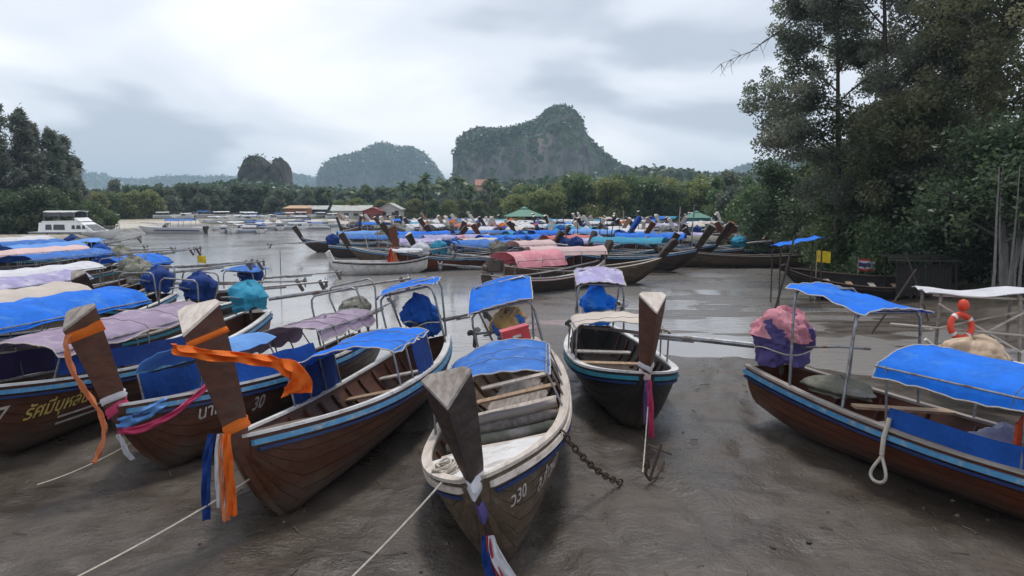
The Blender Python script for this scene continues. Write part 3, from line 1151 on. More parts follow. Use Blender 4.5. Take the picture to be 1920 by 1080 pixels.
def ribbon_mesh(path, widths, wdir, th=.006, wave=.03, seed=0):
    """a strip of cloth along a path; wdir gives the direction of its width at each point"""
    ph = seed * 1.7
    G = []
    N = len(path)
    # refine with Catmull-Rom
    P, Wd, Wv = [], [], []
    for i in range(N - 1):
        p0, p1, p2, p3 = (Vector(path[max(i - 1, 0)]), Vector(path[i]), Vector(path[i + 1]), Vector(path[min(i + 2, N - 1)]))
        for k in range(6):
            t = k / 6
            q = 0.5 * ((2 * p1) + (p2 - p0) * t + (2 * p0 - 5 * p1 + 4 * p2 - p3) * t * t + (3 * p1 - p0 - 3 * p2 + p3) * t ** 3)
            P.append(q); Wd.append(widths[i] * (1 - t) + widths[i + 1] * t)
            Wv.append(Vector(wdir[i]).lerp(Vector(wdir[i + 1]), t))
    P.append(Vector(path[-1])); Wd.append(widths[-1]); Wv.append(Vector(wdir[-1]))
    for i, (q, w, d) in enumerate(zip(P, Wd, Wv)):
        d = d.normalized()
        tg = (P[min(i + 1, len(P) - 1)] - P[max(i - 1, 0)])
        nn = tg.cross(d)
        if nn.length > 1e-6:
            nn.normalize()
        row = []
        for j in range(6):
            v = j / 5 - .5
            row.append(q + d * w * v + nn * (wave * math.sin(i * .9 + v * 7 + ph) + wave * .8 * math.sin(v * 11 + ph * 2)))
        G.append(row)
    return MB().sheet(G, th)


def rope_mesh(a, b, sag=.15, r=.014, n=16, wob=0.0):
    a, b = Vector(a), Vector(b)
    pts = []
    for i in range(n + 1):
        t = i / n
        p = a.lerp(b, t)
        p.z -= sag * 4 * t * (1 - t)
        if wob:
            p.x += wob * math.sin(t * 9); p.y += wob * math.sin(t * 7 + 1)
        pts.append(p)
    return MB().tube(pts, r, 6)
# ------------------------------------------------------------------ the boats in front
def boat_px(foot, eng_px, rake=1.9, zst=1.2, maxL=None, **kw):
    a, b = at(*foot), at(eng_px[0], eng_px[1], zst)
    d = Vector((a.x - b.x, a.y - b.y, 0))
    L = round(d.length + rake + .35, 2)
    if maxL:
        L = min(L, maxL)
    d.normalize()
    c = Vector((a.x, a.y, 0)) - d * (L / 2 - rake)
    hd = math.atan2(d.y, d.x)
    hp = dict(kw.pop('hp', {}))
    hp['rake'] = rake
    c.z = gz(a.x, a.y) - .04
    return longtail(c, hd, L=L, hp=hp, **kw)


def garland(info, parts, z, name, label):
    """cloth strips knotted round the foot of the prow"""
    root = empty(name)
    root.matrix_world = info['mat']
    tag(root, label, 'ribbon')
    for nm, mb, mat in parts:
        part(nm, mb, mat, root, 60)
    return root


def wrap_ring(info, idx, grow=1.12, h=.12, dz=0.0, th=.02):
    """a band of cloth round the prow at ring idx of its loft"""
    G = info['G']
    a, b = G[idx], G[min(idx + 1, len(G) - 1)]
    c = sum(a, Vector()) / len(a)
    d = (sum(b, Vector()) / len(b) - c).normalized()
    rows = []
    for k, g in ((-.5, 1.015), (-.42, 1.05), (-.1, 1.03), (.15, 1.06), (.5, 1.015)):
        rows.append([c + (q - c) * g + (q - c).normalized() * th * (g > 1.02) * (.6 + .4 * math.sin(i * 1.9 + k * 9)) + d * (k * h + dz) + Vector((0, 0, .012 * math.sin(i * 2.3))) for i, q in enumerate(a)])
    mb = MB()
    mb.grid(rows, close=True, flip=True)
    return mb, c, d


# boat A: second prow from the left edge pair, long orange cloth hanging from the prow head
rA, iA = boat_px((328, 872), (690, 604), heel=R(13), rake=.95, hp=dict(zb=1.2, bluff=3.4, zs=.98), covered=True, lod=0, hull=W_BROWN, trim=P_WHITE, stripe=P_BLUE, capm=W_GREY, zp=2.5, ov=.3, wtop=.52, dtop=.46, B=.98,
                 canopy=dict(t0=.16, t1=.46, mat=C_LILAC, ze=1.45, zc=1.66, nb=4, seed=2, sag=.07, droop=.2), stern=dict(sheet=False, z=2.2, w=1.3), cover=None, deck=(.88, .97, P_WHITE), benches=6, curtain=[dict(t0=.5, t1=.82, z0=.04, z1=.42, side=1, mat=C_ROYAL), dict(t0=.5, t1=.82, z0=.04, z1=.5, side=-1, mat=C_ROYAL)],
                 shaft=(3.6, .12), steer=.15)
G = canopy_grid(iA['H'].x(.62), iA['H'].x(.84), 1.7, 1.3, 1.58, 1.76, 12, 10, 77, .03, 2, .06, .05)
part('fore_canopy', MB().sheet(G, .012), C_SKY, rA, 50)
for t_ in (.63, .83):
    for sd in (1, -1):
        part('post', MB().tube([(iA['H'].x(t_), sd * (iA['H'].b(t_) - .06), iA['H'].zg(t_)), (iA['H'].x(t_), sd * .68, 1.57)], .018, 6), STEEL, rA)
tag(rA, 'brown longtail boat with lilac canopy, long orange cloth hanging from its leaning prow', 'longtail boat')
# boat B: prow with the scarf blowing to the right
rB, iB = boat_px((540, 962), (818, 618), heel=R(13), rake=.8, hp=dict(zb=1.25, bluff=3.6, zs=.98), covered=True, lod=0, hull=W_BROWN, trim=P_WHITE, stripe=P_BLUE, capm=W_PALE, zp=2.72, ov=.25, wtop=.56, dtop=.5, B=1.0,
                 canopy=dict(t0=.37, t1=.61, mat=C_BLUE, ze=1.52, zc=1.70, nb=3, seed=5, sag=.04, droop=.05), stern=dict(t0=.03, t1=.13, z=2.3, w=1.3, mat=C_BLUE), deck=(.80, .97, W_OLIVE), benches=4,
                 curtain=[dict(t0=.38, t1=.60, z0=.05, z1=.62, side=-1, mat=C_NAVY), dict(t0=.39, t1=.50, z0=.05, z1=.62, side=1, mat=C_NAVY)], shaft=(1.6, -.05), steer=-.9)
tag(rB, 'brown longtail boat with bright blue canopy and orange scarf streaming sideways off its prow', 'longtail boat')
# boat C: centre, broad white foredeck
rC, iC = boat_px((944, 1046), (985, 622), heel=R(14), covered=True, lod=0, hull=W_OLIVE, trim=W_PALE, stripe=W_PALE, capm=W_GREY, prow=W_DARK, zp=2.2, ov=.12, wtop=.54, dtop=.46, B=1.04, rake=.6,
                 canopy=dict(t0=.40, t1=.66, mat=C_BLUE2, ze=1.50, zc=1.70, w=1.8, nb=3, seed=8, sag=.05, droop=.05), stern=dict(t0=.01, t1=.15, z=2.25, w=1.4, mat=C_BLUE, slope=-.42), deck=(.80, .975, P_WHITE), benches=6,
                 shaft=(1.5, -.05), steer=.7, hp=dict(bluff=3.8, zb=1.2, zs=.98), inner=W_GREY)
tag(rC, 'longtail boat with broad white foredeck and mid-blue canopy, prow nearest the camera', 'longtail boat')
# boat D: black hull, upright prow
rD, iD = boat_px((1192, 800), (1116, 594), heel=R(-2), covered=True, lod=0, hull=P_BLACK, trim=P_WHITE, stripe=P_TEAL, capm=W_PALE, prow=W_BROWN, zp=2.4, ov=.25, wtop=.46, dtop=.46, B=1.0,
                 canopy=dict(t0=.40, t1=.62, mat=C_CREAM, ze=1.55, zc=1.72, nb=2, seed=4, sag=.03, droop=.05), stern=dict(t0=.02, t1=.13, z=2.3, w=1.2, mat=C_LAV, slope=-.3), deck=(.86, .97, W_DARK), benches=4, rake=.8,
                 shaft=(1.5, .05), steer=-.6, inner=W_DARK, hp=dict(bluff=3.4, zb=1.2, zs=.98))
tag(rD, 'black-hulled longtail boat with cream canopy and upright prow, bow pointing at the camera', 'longtail boat')

# boat R: right edge, stern towards us on the left, bow out of the frame
sR, mR = at(1445, 700, .95), at(1990, 905, .9)
dR = Vector((0.41, -0.91, 0)).normalized()
LR = 11.5
cR = Vector((sR.x, sR.y, 0)) + dR * (LR / 2 - .35) + Vector((0.15, 0, 0))
cR.z = -.05
rR, iR = longtail(cR, math.atan2(dR.y, dR.x), heel=R(-3), L=LR, B=1.05, covered=True, lod=0, hull=W_RED, trim=W_GREY, stripe=P_BLUE, capm=W_GREY, zp=2.4, ov=.8,
                  canopy=dict(t0=.28, t1=.82, mat=C_BLUE, ze=1.74, zc=2.0, nb=3, seed=12, sag=.05, droop=.16, w=2.15), stern=dict(t0=.10, t1=.23, z=2.55, w=1.5, mat=C_BLUE, slope=-.25, roll=-.04),
                  curtain=[dict(t0=.30, t1=.86, z0=.05, z1=.32, side=-1, mat=C_ROYAL), dict(t0=.36, t1=.86, z0=.05, z1=.12, side=1, mat=C_ROYAL)], benches=5, shaft=(4.6, -.1), steer=.5,
                  hp=dict(sb=.5), inner=W_BROWN)
tag(rR, 'red-brown longtail boat with blue canopy and side curtain, cut off by the right edge', 'longtail boat')

# ---- names painted on the hulls
HA, HB_, HC = iA['H'], iB['H'], iC['H']
text_part(HA, 'นาก', HA.L / 2 - 1.0, .66, .28, 1, P_LETTER, rA, shear=.15)
text_part(HA, '30', HA.L / 2 - 2.1, .48, .30, 1, P_LETTER, rA, shear=.2)
text_part(HC, 'ว30', HC.L / 2 - .35, .72, .20, 1, P_LETTER, rC, shear=.2)
text_part(HC, 'ล.ก้าวหน้า', HC.L / 2 - .95, .60, .24, 1, P_LETTER, rC, shear=.3)


# ---- cloth on the prows
def prow_pt(info, k):
    G = info['G']
    i = min(int(k), len(G) - 2)
    f = k - i
    a = sum(G[i], Vector()) / 7
    b = sum(G[i + 1], Vector()) / 7
    return a.lerp(b, f)


def to_local(info, p):
    return info['mat'].inverted() @ Vector(p)


def front_pt(info, i, off=.02):
    q = info['G'][i][0]
    return q + Vector((off, 0, 0))


Y = Vector((0, 1, 0)); X = Vector((1, 0, 0)); Z = Vector((0, 0, 1))
# A: band at the head plus a long tail of cloth hanging down
wb, c0, d0 = wrap_ring(iA, 15, 1.05, .16)
f0 = front_pt(iA, 15, .0)
tail = ribbon_mesh([f0 + Vector((.0, .02, .05)), f0 + Vector((.10, .02, -.15)), f0 + Vector((.08, .05, -.55)), f0 + Vector((.0, .16, -.95)), f0 + Vector((-.02, .2, -1.3)), f0 + Vector((.06, .08, -1.62)), f0 + Vector((.12, .02, -1.72))],
                   [.16, .18, .17, .15, .13, .15, .12], [Y + X * .4] * 7, wave=.022, seed=1)
garland(iA, [('band', wb, C_ORANGE), ('tail', tail, C_PEACH)], 0, 'cloth_streamer', 'long peach-orange cloth tied to the leftmost prow and hanging down its stem')
# A: pink, white and blue sashes round the foot of the prow
w1, c1, d1 = wrap_ring(iA, 8, 1.35, .14)
w2, _, _ = wrap_ring(iA, 9, 1.25, .10)
g0 = front_pt(iA, 7, .04)
s1 = ribbon_mesh([g0, g0 + Vector((-.15, .18, -.06)), g0 + Vector((-.5, .42, -.02)), g0 + Vector((-.85, .66, .14)), g0 + Vector((-1.1, .82, .30))], [.10, .12, .10, .09, .12], [Z] * 5, wave=.02, seed=3)
s2 = ribbon_mesh([g0 + Z * .1, g0 + Vector((-.12, .16, .1)), g0 + Vector((-.35, .36, .16)), g0 + Vector((-.55, .46, .22))], [.14, .18, .18, .12], [Z] * 4, wave=.03, seed=5)
s3 = ribbon_mesh([g0 - Z * .05, g0 + Vector((.02, .06, -.22)), g0 + Vector((-.02, .10, -.45))], [.06, .09, .10], [Y] * 3, wave=.015, seed=6)
garland(iA, [('sash', w1, C_MAGENTA), ('sash', w2, C_WHITE), ('sash', s1, C_MAGENTA), ('sash', s2, C_SKY), ('sash', s3, C_WHITE)], 0, 'sash_bundle', 'pink, white and blue sashes knotted round the foot of the leftmost prow')
# B: orange scarf blown to the right
wb, c0, d0 = wrap_ring(iB, 15, 1.06, .08)
fB = front_pt(iB, 15, .02)
iw = iB['mat'].inverted().to_3x3()
wr = lambda v: iw @ Vector(v)
scarf = ribbon_mesh([fB + Vector((0, -.18, .02)), fB + wr((.14, -.10, -.07)), fB + wr((.50, -.04, -.12)), fB + wr((.86, .0, -.17)), fB + wr((1.12, .0, -.25)), fB + wr((1.24, .0, -.42)), fB + wr((1.22, 0, -.56))],
                    [.08, .13, .12, .13, .20, .30, .34], [Z, Z, Z, Z, Z + X * .2, Vector(wr((1, .2, .3))), Vector(wr((1, .2, .1)))], wave=.045, seed=2)
garland(iB, [('band', wb, C_ORANGE), ('streamer', scarf, C_ORANGE)], 0, 'scarf', 'orange scarf tied below a pale prow cap and blown out to the right')
# B: orange, white and navy tails hanging from the foot of the prow
w1, c1, d1 = wrap_ring(iB, 9, 1.3, .14)
g0 = front_pt(iB, 9, .05)
tails = []
for k, (dy, ln, mt) in enumerate(((-.13, 1.05, C_NAVY), (-.03, .9, C_WHITE), (.05, 1.0, C_ORANGE), (.0, 1.06, C_PEACH))):
    p = g0 + wr((dy, 0, 0))
    tails.append(('tail', ribbon_mesh([p, p + wr((dy * .3, -.04, -.25)), p + wr((dy * .6, -.03, -.6)), p + wr((dy * .8, 0, -ln))], [.07, .1, .10, .09], [wr((1, .3, 0))] * 4, wave=.018, seed=k), mt))
garland(iB, [('sash', w1, C_ORANGE)] + tails, 0, 'sash_bundle', 'orange, white and navy tails hanging in front of the hull under the scarfed prow')
# C: purple and white garland, long white, blue and red tail down the stem
w1, c1, d1 = wrap_ring(iC, 7, 1.7, .26, th=.03)
w2, _, _ = wrap_ring(iC, 8, 1.5, .20, th=.05)
g0 = front_pt(iC, 6, .06)
iwc = iC['mat'].inverted().to_3x3()
wc = lambda v: iwc @ Vector(v)
tl = []
for k, (dx, mt, wd) in enumerate(((-.05, C_NAVY, .13), (.0, C_RED, .06), (.06, C_WHITE, .13))):
    p = g0 + wc((dx * .6, 0, 0))
    tl.append(('tail', ribbon_mesh([p, p + wc((.05 + dx * .3, -.05, -.22)), p + wc((.17 + dx, -.07, -.5)), p + wc((.30 + dx, -.12, -.85)), p + wc((.36 + dx * 1.6, -.25, -1.14))], [.05, wd, wd * 1.2, wd * 1.4, wd * 1.5], [wc((1, .2, .2))] * 5, wave=.02, seed=k + 4), mt))
garland(iC, [('sash', w1, C_PURPLE), ('sash', w2, C_WHITE)] + tl, 0, 'sash_bundle', 'purple and white sash round the centre prow with a long tricolour tail')
# D: pink and white garland with a red tail
w1, c1, d1 = wrap_ring(iD, 8, 1.5, .18)
w2, _, _ = wrap_ring(iD, 9, 1.3, .10)
g0 = front_pt(iD, 8, .05)
iwd = iD['mat'].inverted().to_3x3()
wd_ = lambda v: iwd @ Vector(v)
t1 = ribbon_mesh([g0, g0 + wd_((.0, -.05, -.25)), g0 + wd_((.03, -.04, -.6)), g0 + wd_((.05, 0, -1.0))], [.06, .12, .12, .10], [wd_((1, .1, 0))] * 4, wave=.018, seed=9)
t2 = ribbon_mesh([g0 + wd_((-.04, 0, 0)), g0 + wd_((-.06, -.05, -.25)), g0 + wd_((-.05, -.02, -.75))], [.05, .08, .08], [wd_((1, .1, 0))] * 3, wave=.018, seed=11)
garland(iD, [('sash', w1, C_PALEPINK), ('sash', w2, C_WHITE), ('tail', t1, C_MAGENTA), ('tail', t2, C_PURPLE)], 0, 'sash_bundle', 'pink and white sash with red tail on the upright prow of the black boat')


# ---- covers drawn over the engines
def tarp(info, rx, ry, rz, seed, mat, label, dz=.40, dx=0, dy=0, cut=-.75, fold=.12, lean=0.0, box=3.5, top=None, nm='tarpaulin'):
    root = empty(nm)
    root.matrix_world = info['mat'] @ Matrix.Translation(info['eng'] + Vector((dx, dy, dz)))
    tag(root, label, 'tarpaulin')
    part('cover', lump_mesh(rx, ry, rz, seed, cut=cut, fold=fold, lean=lean, box=box), mat, root, 32)
    if top:
        part('top_cloth', lump_mesh(rx * 1.05, ry * 1.05, rz * 1.05, seed, cut=.12, fold=fold, lean=lean, box=box), top, root, 32)
    # lashing
    pts = []
    for k in range(25):
        a = 2 * math.pi * k / 24
        pts.append((rx * 1.13 * math.cos(a), ry * 1.13 * math.sin(a), -rz * .25 + .04 * math.sin(3 * a)))
    part('lashing', MB().tube(pts, .012, 5), ROPE, root)
    return root


tarp(iA, .40, .32, .36, 3, C_CAMO, 'grey-green cover bundled over an engine under a bare stern frame', dz=.34)
tarp(iB, .40, .34, .50, 6, C_ROYAL, 'dark blue plastic sheet tied over an engine below a small blue awning', dz=.36, lean=.12, fold=.2)
tarp(iC, .38, .32, .36, 10, C_BLUE2, 'blue sheet with straw-coloured sack on top over the centre engine', dz=.28, top=C_STRAW)
tarp(iD, .40, .38, .45, 14, C_BLUE, 'bright blue plastic bag tied over the engine of the black boat', dz=.36, fold=.16)
tarp(iR, .46, .42, .50, 17, C_PURPLE, 'pink and purple sheet over the engine of the right-hand boat', dz=.34, top=C_PINK)

# red box on the canopy of boat C
t = .30
cb = empty('storage_box')
cb.matrix_world = iC['mat'] @ Matrix.Translation((HC.x(.33), .3, 1.62)) @ Matrix.Rotation(R(12), 4, 'Z')
tag(cb, 'red plastic box lying behind the mid-blue canopy of the centre boat', 'box')
P_RED = M('plastic_red', (0.60, 0.06, 0.07), (0.45, 0.04, 0.05), 4, rough=.4)
mb = MB(); mb.box((0, 0, 0), (.34, .50, .26)); part('body', mb, P_RED, cb)
mb = MB(); mb.box((0, 0, .15), (.37, .53, .04)); part('lid', mb, P_RED, cb)
mb = MB(); mb.box((0.19, 0, .02), (.02, .16, .05)); part('latch', mb, P_WHITE, cb)
mb = MB(); mb.tube([(0, 0, -.13), (0, 0, -.45)], .03, 6); mb.box((0, 0, -.15), (.5, .56, .03)); part('stand', mb, W_TAN, cb)
HR = iR['H']
# rope coil on the white foredeck
rc = empty('rope_coil'); rc.matrix_world = iC['mat'] @ Matrix.Translation((HC.x(.90), -.45, HC.zg(.90) - .01))
tag(rc, 'loose coil of pale rope on the white foredeck of the centre boat', 'rope')
pts = []
for k in range(90):
    a_ = k * .42
    r_c = .20 + .03 * math.sin(k * .7) - .0008 * k
    pts.append((r_c * math.cos(a_), r_c * math.sin(a_) * .8, .02 + .0012 * k + .012 * math.sin(k * 1.1)))
part('coil', MB().tube(pts, .014, 6), ROPE, rc, 60)
# rolled seat cushions across the centre boat
for k in range(4):
    tq = .52 + .075 * k
    yq = HC.y_at(HC.x(tq), HC.zg(tq) - .25) - .1
    mb = MB().tube([(0, -yq, 0), (0, -yq * .3, .012), (0, yq * .3, -.01), (0, yq, 0)], [.07, .085, .085, .07], 10)
    o = on_boat('seat_cushion', mb, (C_CREAM, W_GREY, C_CAMO, C_CREAM)[k], iC, 60)
    o.matrix_world = iC['mat'] @ Matrix.Translation((HC.x(tq), 0, HC.zg(tq) - .17))
    tag(o, ('rolled cream cushion furthest aft in the centre boat', 'grey roll lying across the centre boat, second from aft', 'dark olive roll across the centre boat', 'rolled cream cushion nearest the white foredeck')[k], 'cushion', 'rolled cushions across the centre boat')


# ---- life jackets hanging in the right boat
def life_jacket(x, y, z, rz, label):
    r_ = empty('life_jacket')
    r_.matrix_world = iR['mat'] @ Matrix.Translation((x, y, z)) @ Matrix.Rotation(rz, 4, 'Z')
    tag(r_, label, 'life jacket', 'life jackets under the blue canopy')
    O = M('jacket_orange', (0.72, 0.11, 0.03), (0.55, 0.07, 0.02), 5, rough=.8, bump=.01, bscale=12)
    for s in (-1, 1):
        G = []
        for i in range(9):
            a = i / 8
            w = .11 + .03 * math.sin(a * 3.1)
            G.append([Vector((s * .13 + w * math.cos(b), .055 * math.sin(b), .30 - .58 * a)) for b in [k * math.pi / 5 for k in range(10)]])
        mb = MB(); mb.grid(G, close=True); mb.add(G[0], [tuple(range(10))]); mb.add(G[-1], [tuple(range(10))[::-1]])
        part('foam_panel', mb, O, r_, 60)
    mb = MB(); mb.tube([(-.15, 0, .28), (-.12, -.02, .36), (0, -.06, .40), (.12, -.02, .36), (.15, 0, .28)], .04, 8)
    part('collar', mb, O, r_, 60)
    mb = MB(); mb.box((0, -.055, .05), (.46, .012, .04)); mb.box((0, -.055, -.12), (.46, .012, .04))
    part('strap', mb, P_BLACK, r_)
    return r_


for k, (tt, yy, rr, lb) in enumerate(((.44, .55, .3, 'orange life jacket nearest the stern under the right boat\'s blue canopy'), (.48, .50, -.2, 'middle orange life jacket of the bunch under the right blue canopy'),
                                      (.52, .56, .1, 'orange life jacket closest to the right edge under the blue canopy'))):
    life_jacket(HR.x(tt), -yy, HR.zg(tt) + .22, R(90) + rr, lb)

# rope loop hanging over the side of boat R
lp = []
tL = .305
pg = Vector((HR.x(tL), -(HR.b(tL) + .075), HR.zg(tL) + .03))
for k in range(21):
    a = k / 20
    ang = 2 * math.pi * a
    lp.append(pg + Vector((.13 * math.sin(ang) * (1 - math.cos(ang)) * .75, -.02 - .03 * (1 - math.cos(ang)), -.34 - .02 - .30 * (1 - math.cos(ang)) / 2 * 1.3 + .0)))
rl = empty('rope_fender'); rl.matrix_world = iR['mat']
tag(rl, 'pale rope tied to a canopy post, its loop hanging down the right boat\'s side', 'rope')
part('loop', MB().tube(lp, .024, 8), ROPE, rl, 60)
part('lashing', MB().tube([pg + Vector((0, .06, .16)), pg + Vector((0, .03, .04)), pg + Vector((0, -.02, -.1)), pg + Vector((0, -.03, -.36))], .034, 8), ROPE, rl, 60)

# loose plank and sacks inside boat R
mb = MB(); mb.beam((HR.x(.22), -.6, HR.zg(.22) + .06), (HR.x(.28), .7, HR.zg(.28) + .09), .24, .04)
o = on_boat('loose_plank', mb, W_TAN, iR); tag(o, 'tan plank laid across the open part of the right boat', 'plank')
mb = move(lump_mesh(.55, .5, .28, 23, cut=-.4, fold=.05), (HR.x(.38), .15, .72))
o = on_boat('grey_sheet', mb, C_WHITE, iR, 60); tag(o, 'grey-white sheet lying bundled under the right boat\'s blue canopy', 'sheet')
mb = move(lump_mesh(.6, .4, .2, 25, cut=-.4, fold=.08), (HR.x(.14), .1, .98))
o = on_boat('grey_net', mb, C_CAMO, iR, 60); tag(o, 'grey fishing net heaped behind the engine of the right boat', 'net')

# ---- ropes, chain and anchor
def rope(name, a, b, label, sag=.12, r=.013, mat=ROPE, wob=0):
    a = Vector(a); b = Vector(b)
    o = part(name, rope_mesh(Vector(), b - a, sag, r, 16, wob), mat, None, 60)
    o.location = a
    return tag(o, label, 'rope')


WA = lambda info, v: info['mat'] @ Vector(v)
pA = WA(iA, iA['G'][6][0]); pB = WA(iB, iB['G'][6][2]); pC = WA(iC, HC.p(.955, 1, -1, .06)); pD = WA(iD, iD['G'][7][2])
gA = at(70, 905, .03); gA.z = gz(gA.x, gA.y) + .01
rope('mooring_rope', pA, gA, 'thin pale mooring rope from the leftmost prow down to the mud', .05, .011)
gB = at(60, 1120, .03); gB.z = gz(gB.x, gB.y) + .01
rope('mooring_rope', pB, gB, 'long pale mooring rope from the scarfed prow to the lower left corner', .06, .012)
gC = at(590, 1140, .03); gC.z = gz(gC.x, gC.y) + .01
rope('mooring_rope', pC, gC, 'white mooring rope from the centre boat\'s foredeck to the bottom edge', .04, .012)
gD = at(1205, 890, 0); gD.z = gz(gD.x, gD.y) + .01
rope('mooring_rope', pD, gD, 'thin rope hanging from the black boat\'s bow to the mud', .10, .010)


def chain(a, b, n, label, sag):
    root = empty('anchor_chain', a)
    tag(root, label, 'chain')
    a, b = Vector(a), Vector(b)
    pts = []
    for i in range(n + 1):
        t = i / n
        p = (b - a) * t
        p.z -= sag * 4 * t * (1 - t)
        p.z = max(p.z, gz(a.x + p.x, a.y + p.y) + .02 - a.z)
        pts.append(p)
    tor = MB()
    G = []
    for i in range(12):
        aa = 2 * math.pi * i / 12
        c = Vector((.075 * math.cos(aa), .042 * math.sin(aa), 0))
        dr = Vector((math.cos(aa), math.sin(aa), 0))
        G.append([c + (dr * math.cos(2 * math.pi * k / 6) + Vector((0, 0, 1)) * math.sin(2 * math.pi * k / 6)) * .014 for k in range(6)])
    G.append(G[0])
    tor.grid(G, close=True)
    me = tor.mesh('link', 60)
    for i in range(n):
        d = pts[i + 1] - pts[i]
        o = link('link', me, RUSTY, root)
        o.location = (pts[i] + pts[i + 1]) / 2
        o.rotation_mode = 'QUATERNION'
        q = d.to_track_quat('X', 'Z')
        o.rotation_quaternion = q @ Euler((R(90) * (i % 2), 0, 0)).to_quaternion()


ch0 = WA(iC, HC.p(.80, 1.0, 1, .06)); ch1 = at(1165, 905, .02)
chain(ch0, ch1, max(8, int((Vector(ch0) - Vector(ch1)).length / .11)), 'rusty anchor chain running from the centre boat\'s side down to the mud', .12)
an = empty('anchor', at(1222, 905, .0), (R(8), R(20), R(50)))
an.location.z = gz(an.location.x, an.location.y) + .12
tag(an, 'small rusty anchor lying on the mud beside the chain', 'anchor')
part('shank', MB().tube([(0, 0, -.1), (0, 0, .45)], .022, 8), RUSTY, an)
part('arm', MB().tube([(-.24, 0, .14), (-.17, 0, -.03), (0, 0, -.1), (.17, 0, -.03), (.24, 0, .14)], .022, 8), RUSTY, an, 60)
for s in (-1, 1):
    mb = MB(); mb.sheet([[Vector((s * .2, -.06, .06)), Vector((s * .2, .06, .06))], [Vector((s * .26, -.005, .22)), Vector((s * .26, .005, .22))]], .012)
    part('fluke', mb, RUSTY, an)
part('stock', MB().tube([(0, -.2, .36), (0, .2, .36)], .016, 6), RUSTY, an)

# ------------------------------------------------------------------ the row of boats along the left
ROW = [  # stern point, hull, canopy cloth, stern awning, cover, label
    dict(s=(-7.0, 20.8), hull=W_BROWN, can=dict(mat=C_LILAC, t0=.36, t1=.82, ze=1.60, zc=1.84, seed=31), cover=C_TEAL, stern=None, cur=[dict(t0=.42, t1=.80, z0=.08, z1=.42, side=1, mat=C_NAVY), dict(t0=.42, t1=.80, z0=.05, z1=.5, side=-1, mat=C_PURPLE)],
         lod=0, label='gold-lettered brown longtail boat with lilac canopy, nearest at the left edge'),
    dict(s=(-9.5, 23.2), hull=W_BROWN, can=dict(mat=C_BLUE, t0=.40, t1=.88, ze=1.72, zc=2.0, seed=33), cover=C_NAVY, stern=dict(sheet=False, z=2.0), label='longtail boat under a long bright blue canopy at the left edge'),
    dict(s=(-11.7, 25.6), hull=W_DARK, can=dict(mat=C_CREAM, t0=.44, t1=.86, ze=1.72, zc=1.98, seed=34), cover=C_NAVY, stern=dict(sheet=False, z=2.0), label='longtail boat with off-white canopy just beyond the bright blue one'),
    dict(s=(-13.6, 28.4), hull=W_RED, can=dict(mat=C_LAV, t0=.40, t1=.84, ze=1.72, zc=2.0, seed=35), cover=C_CAMO, stern=None, label='longtail boat with pale lavender canopy in the left row'),
    dict(s=(-11.3, 33.2), hull=W_DARK, can=None, cover=C_NAVY, stern=dict(mat=C_BLUE2, z=1.9, w=1.4), label='longtail boat without a main canopy, small blue stern awning, left row'),
    dict(s=(-15.4, 31.6), hull=W_BROWN, can=dict(mat=C_WHITE, t0=.30, t1=.80, ze=1.75, zc=2.0, seed=36), cover=C_CAMO, stern=dict(sheet=False, z=2.1), label='longtail boat with white canopy in the left row, bare stern hoops'),
    dict(s=(-16.6, 36.0), hull=W_DARK, can=dict(mat=C_BLUE, t0=.06, t1=.40, ze=1.8, zc=2.1, seed=37), cover=C_NAVY, stern=None, label='longtail boat in the left row with blue canopy set far aft'),
    dict(s=(-19.5, 38.6), hull=W_OLIVE, can=dict(mat=C_BLUE2, t0=.2, t1=.7, ze=1.8, zc=2.0, seed=44), cover=C_CAMO, stern=None, label='longtail boat with plain mid-blue canopy before the pinkish white one'),
    dict(s=(-22.0, 41.5), hull=W_RED, can=dict(mat=C_PALEPINK, t0=.2, t1=.8, ze=1.8, zc=2.05, seed=38), cover=C_ROYAL, stern=None, label='longtail boat with pinkish white canopy in the left row'),
    dict(s=(-24.6, 45.5), hull=W_BROWN, can=dict(mat=C_SKY, t0=.2, t1=.7, ze=1.8, zc=2.1, seed=39), cover=C_NAVY, stern=dict(mat=C_SKY, z=2.1), label='longtail boat with pale blue canopy behind the pinkish white one'),
    dict(s=(-27.5, 49.5), hull=W_DARK, can=dict(mat=C_BLUE2, t0=.25, t1=.75, ze=1.8, zc=2.1, seed=40), cover=C_CAMO, stern=None, label='longtail boat with mid-blue canopy towards the far end of the left row'),
    dict(s=(-31, 54.5), hull=W_OLIVE, can=dict(mat=C_WHITE, t0=.25, t1=.75, ze=1.8, zc=2.1, seed=41), cover=C_NAVY, stern=None, label='last longtail boat of the left row, greyish white canopy'),
]
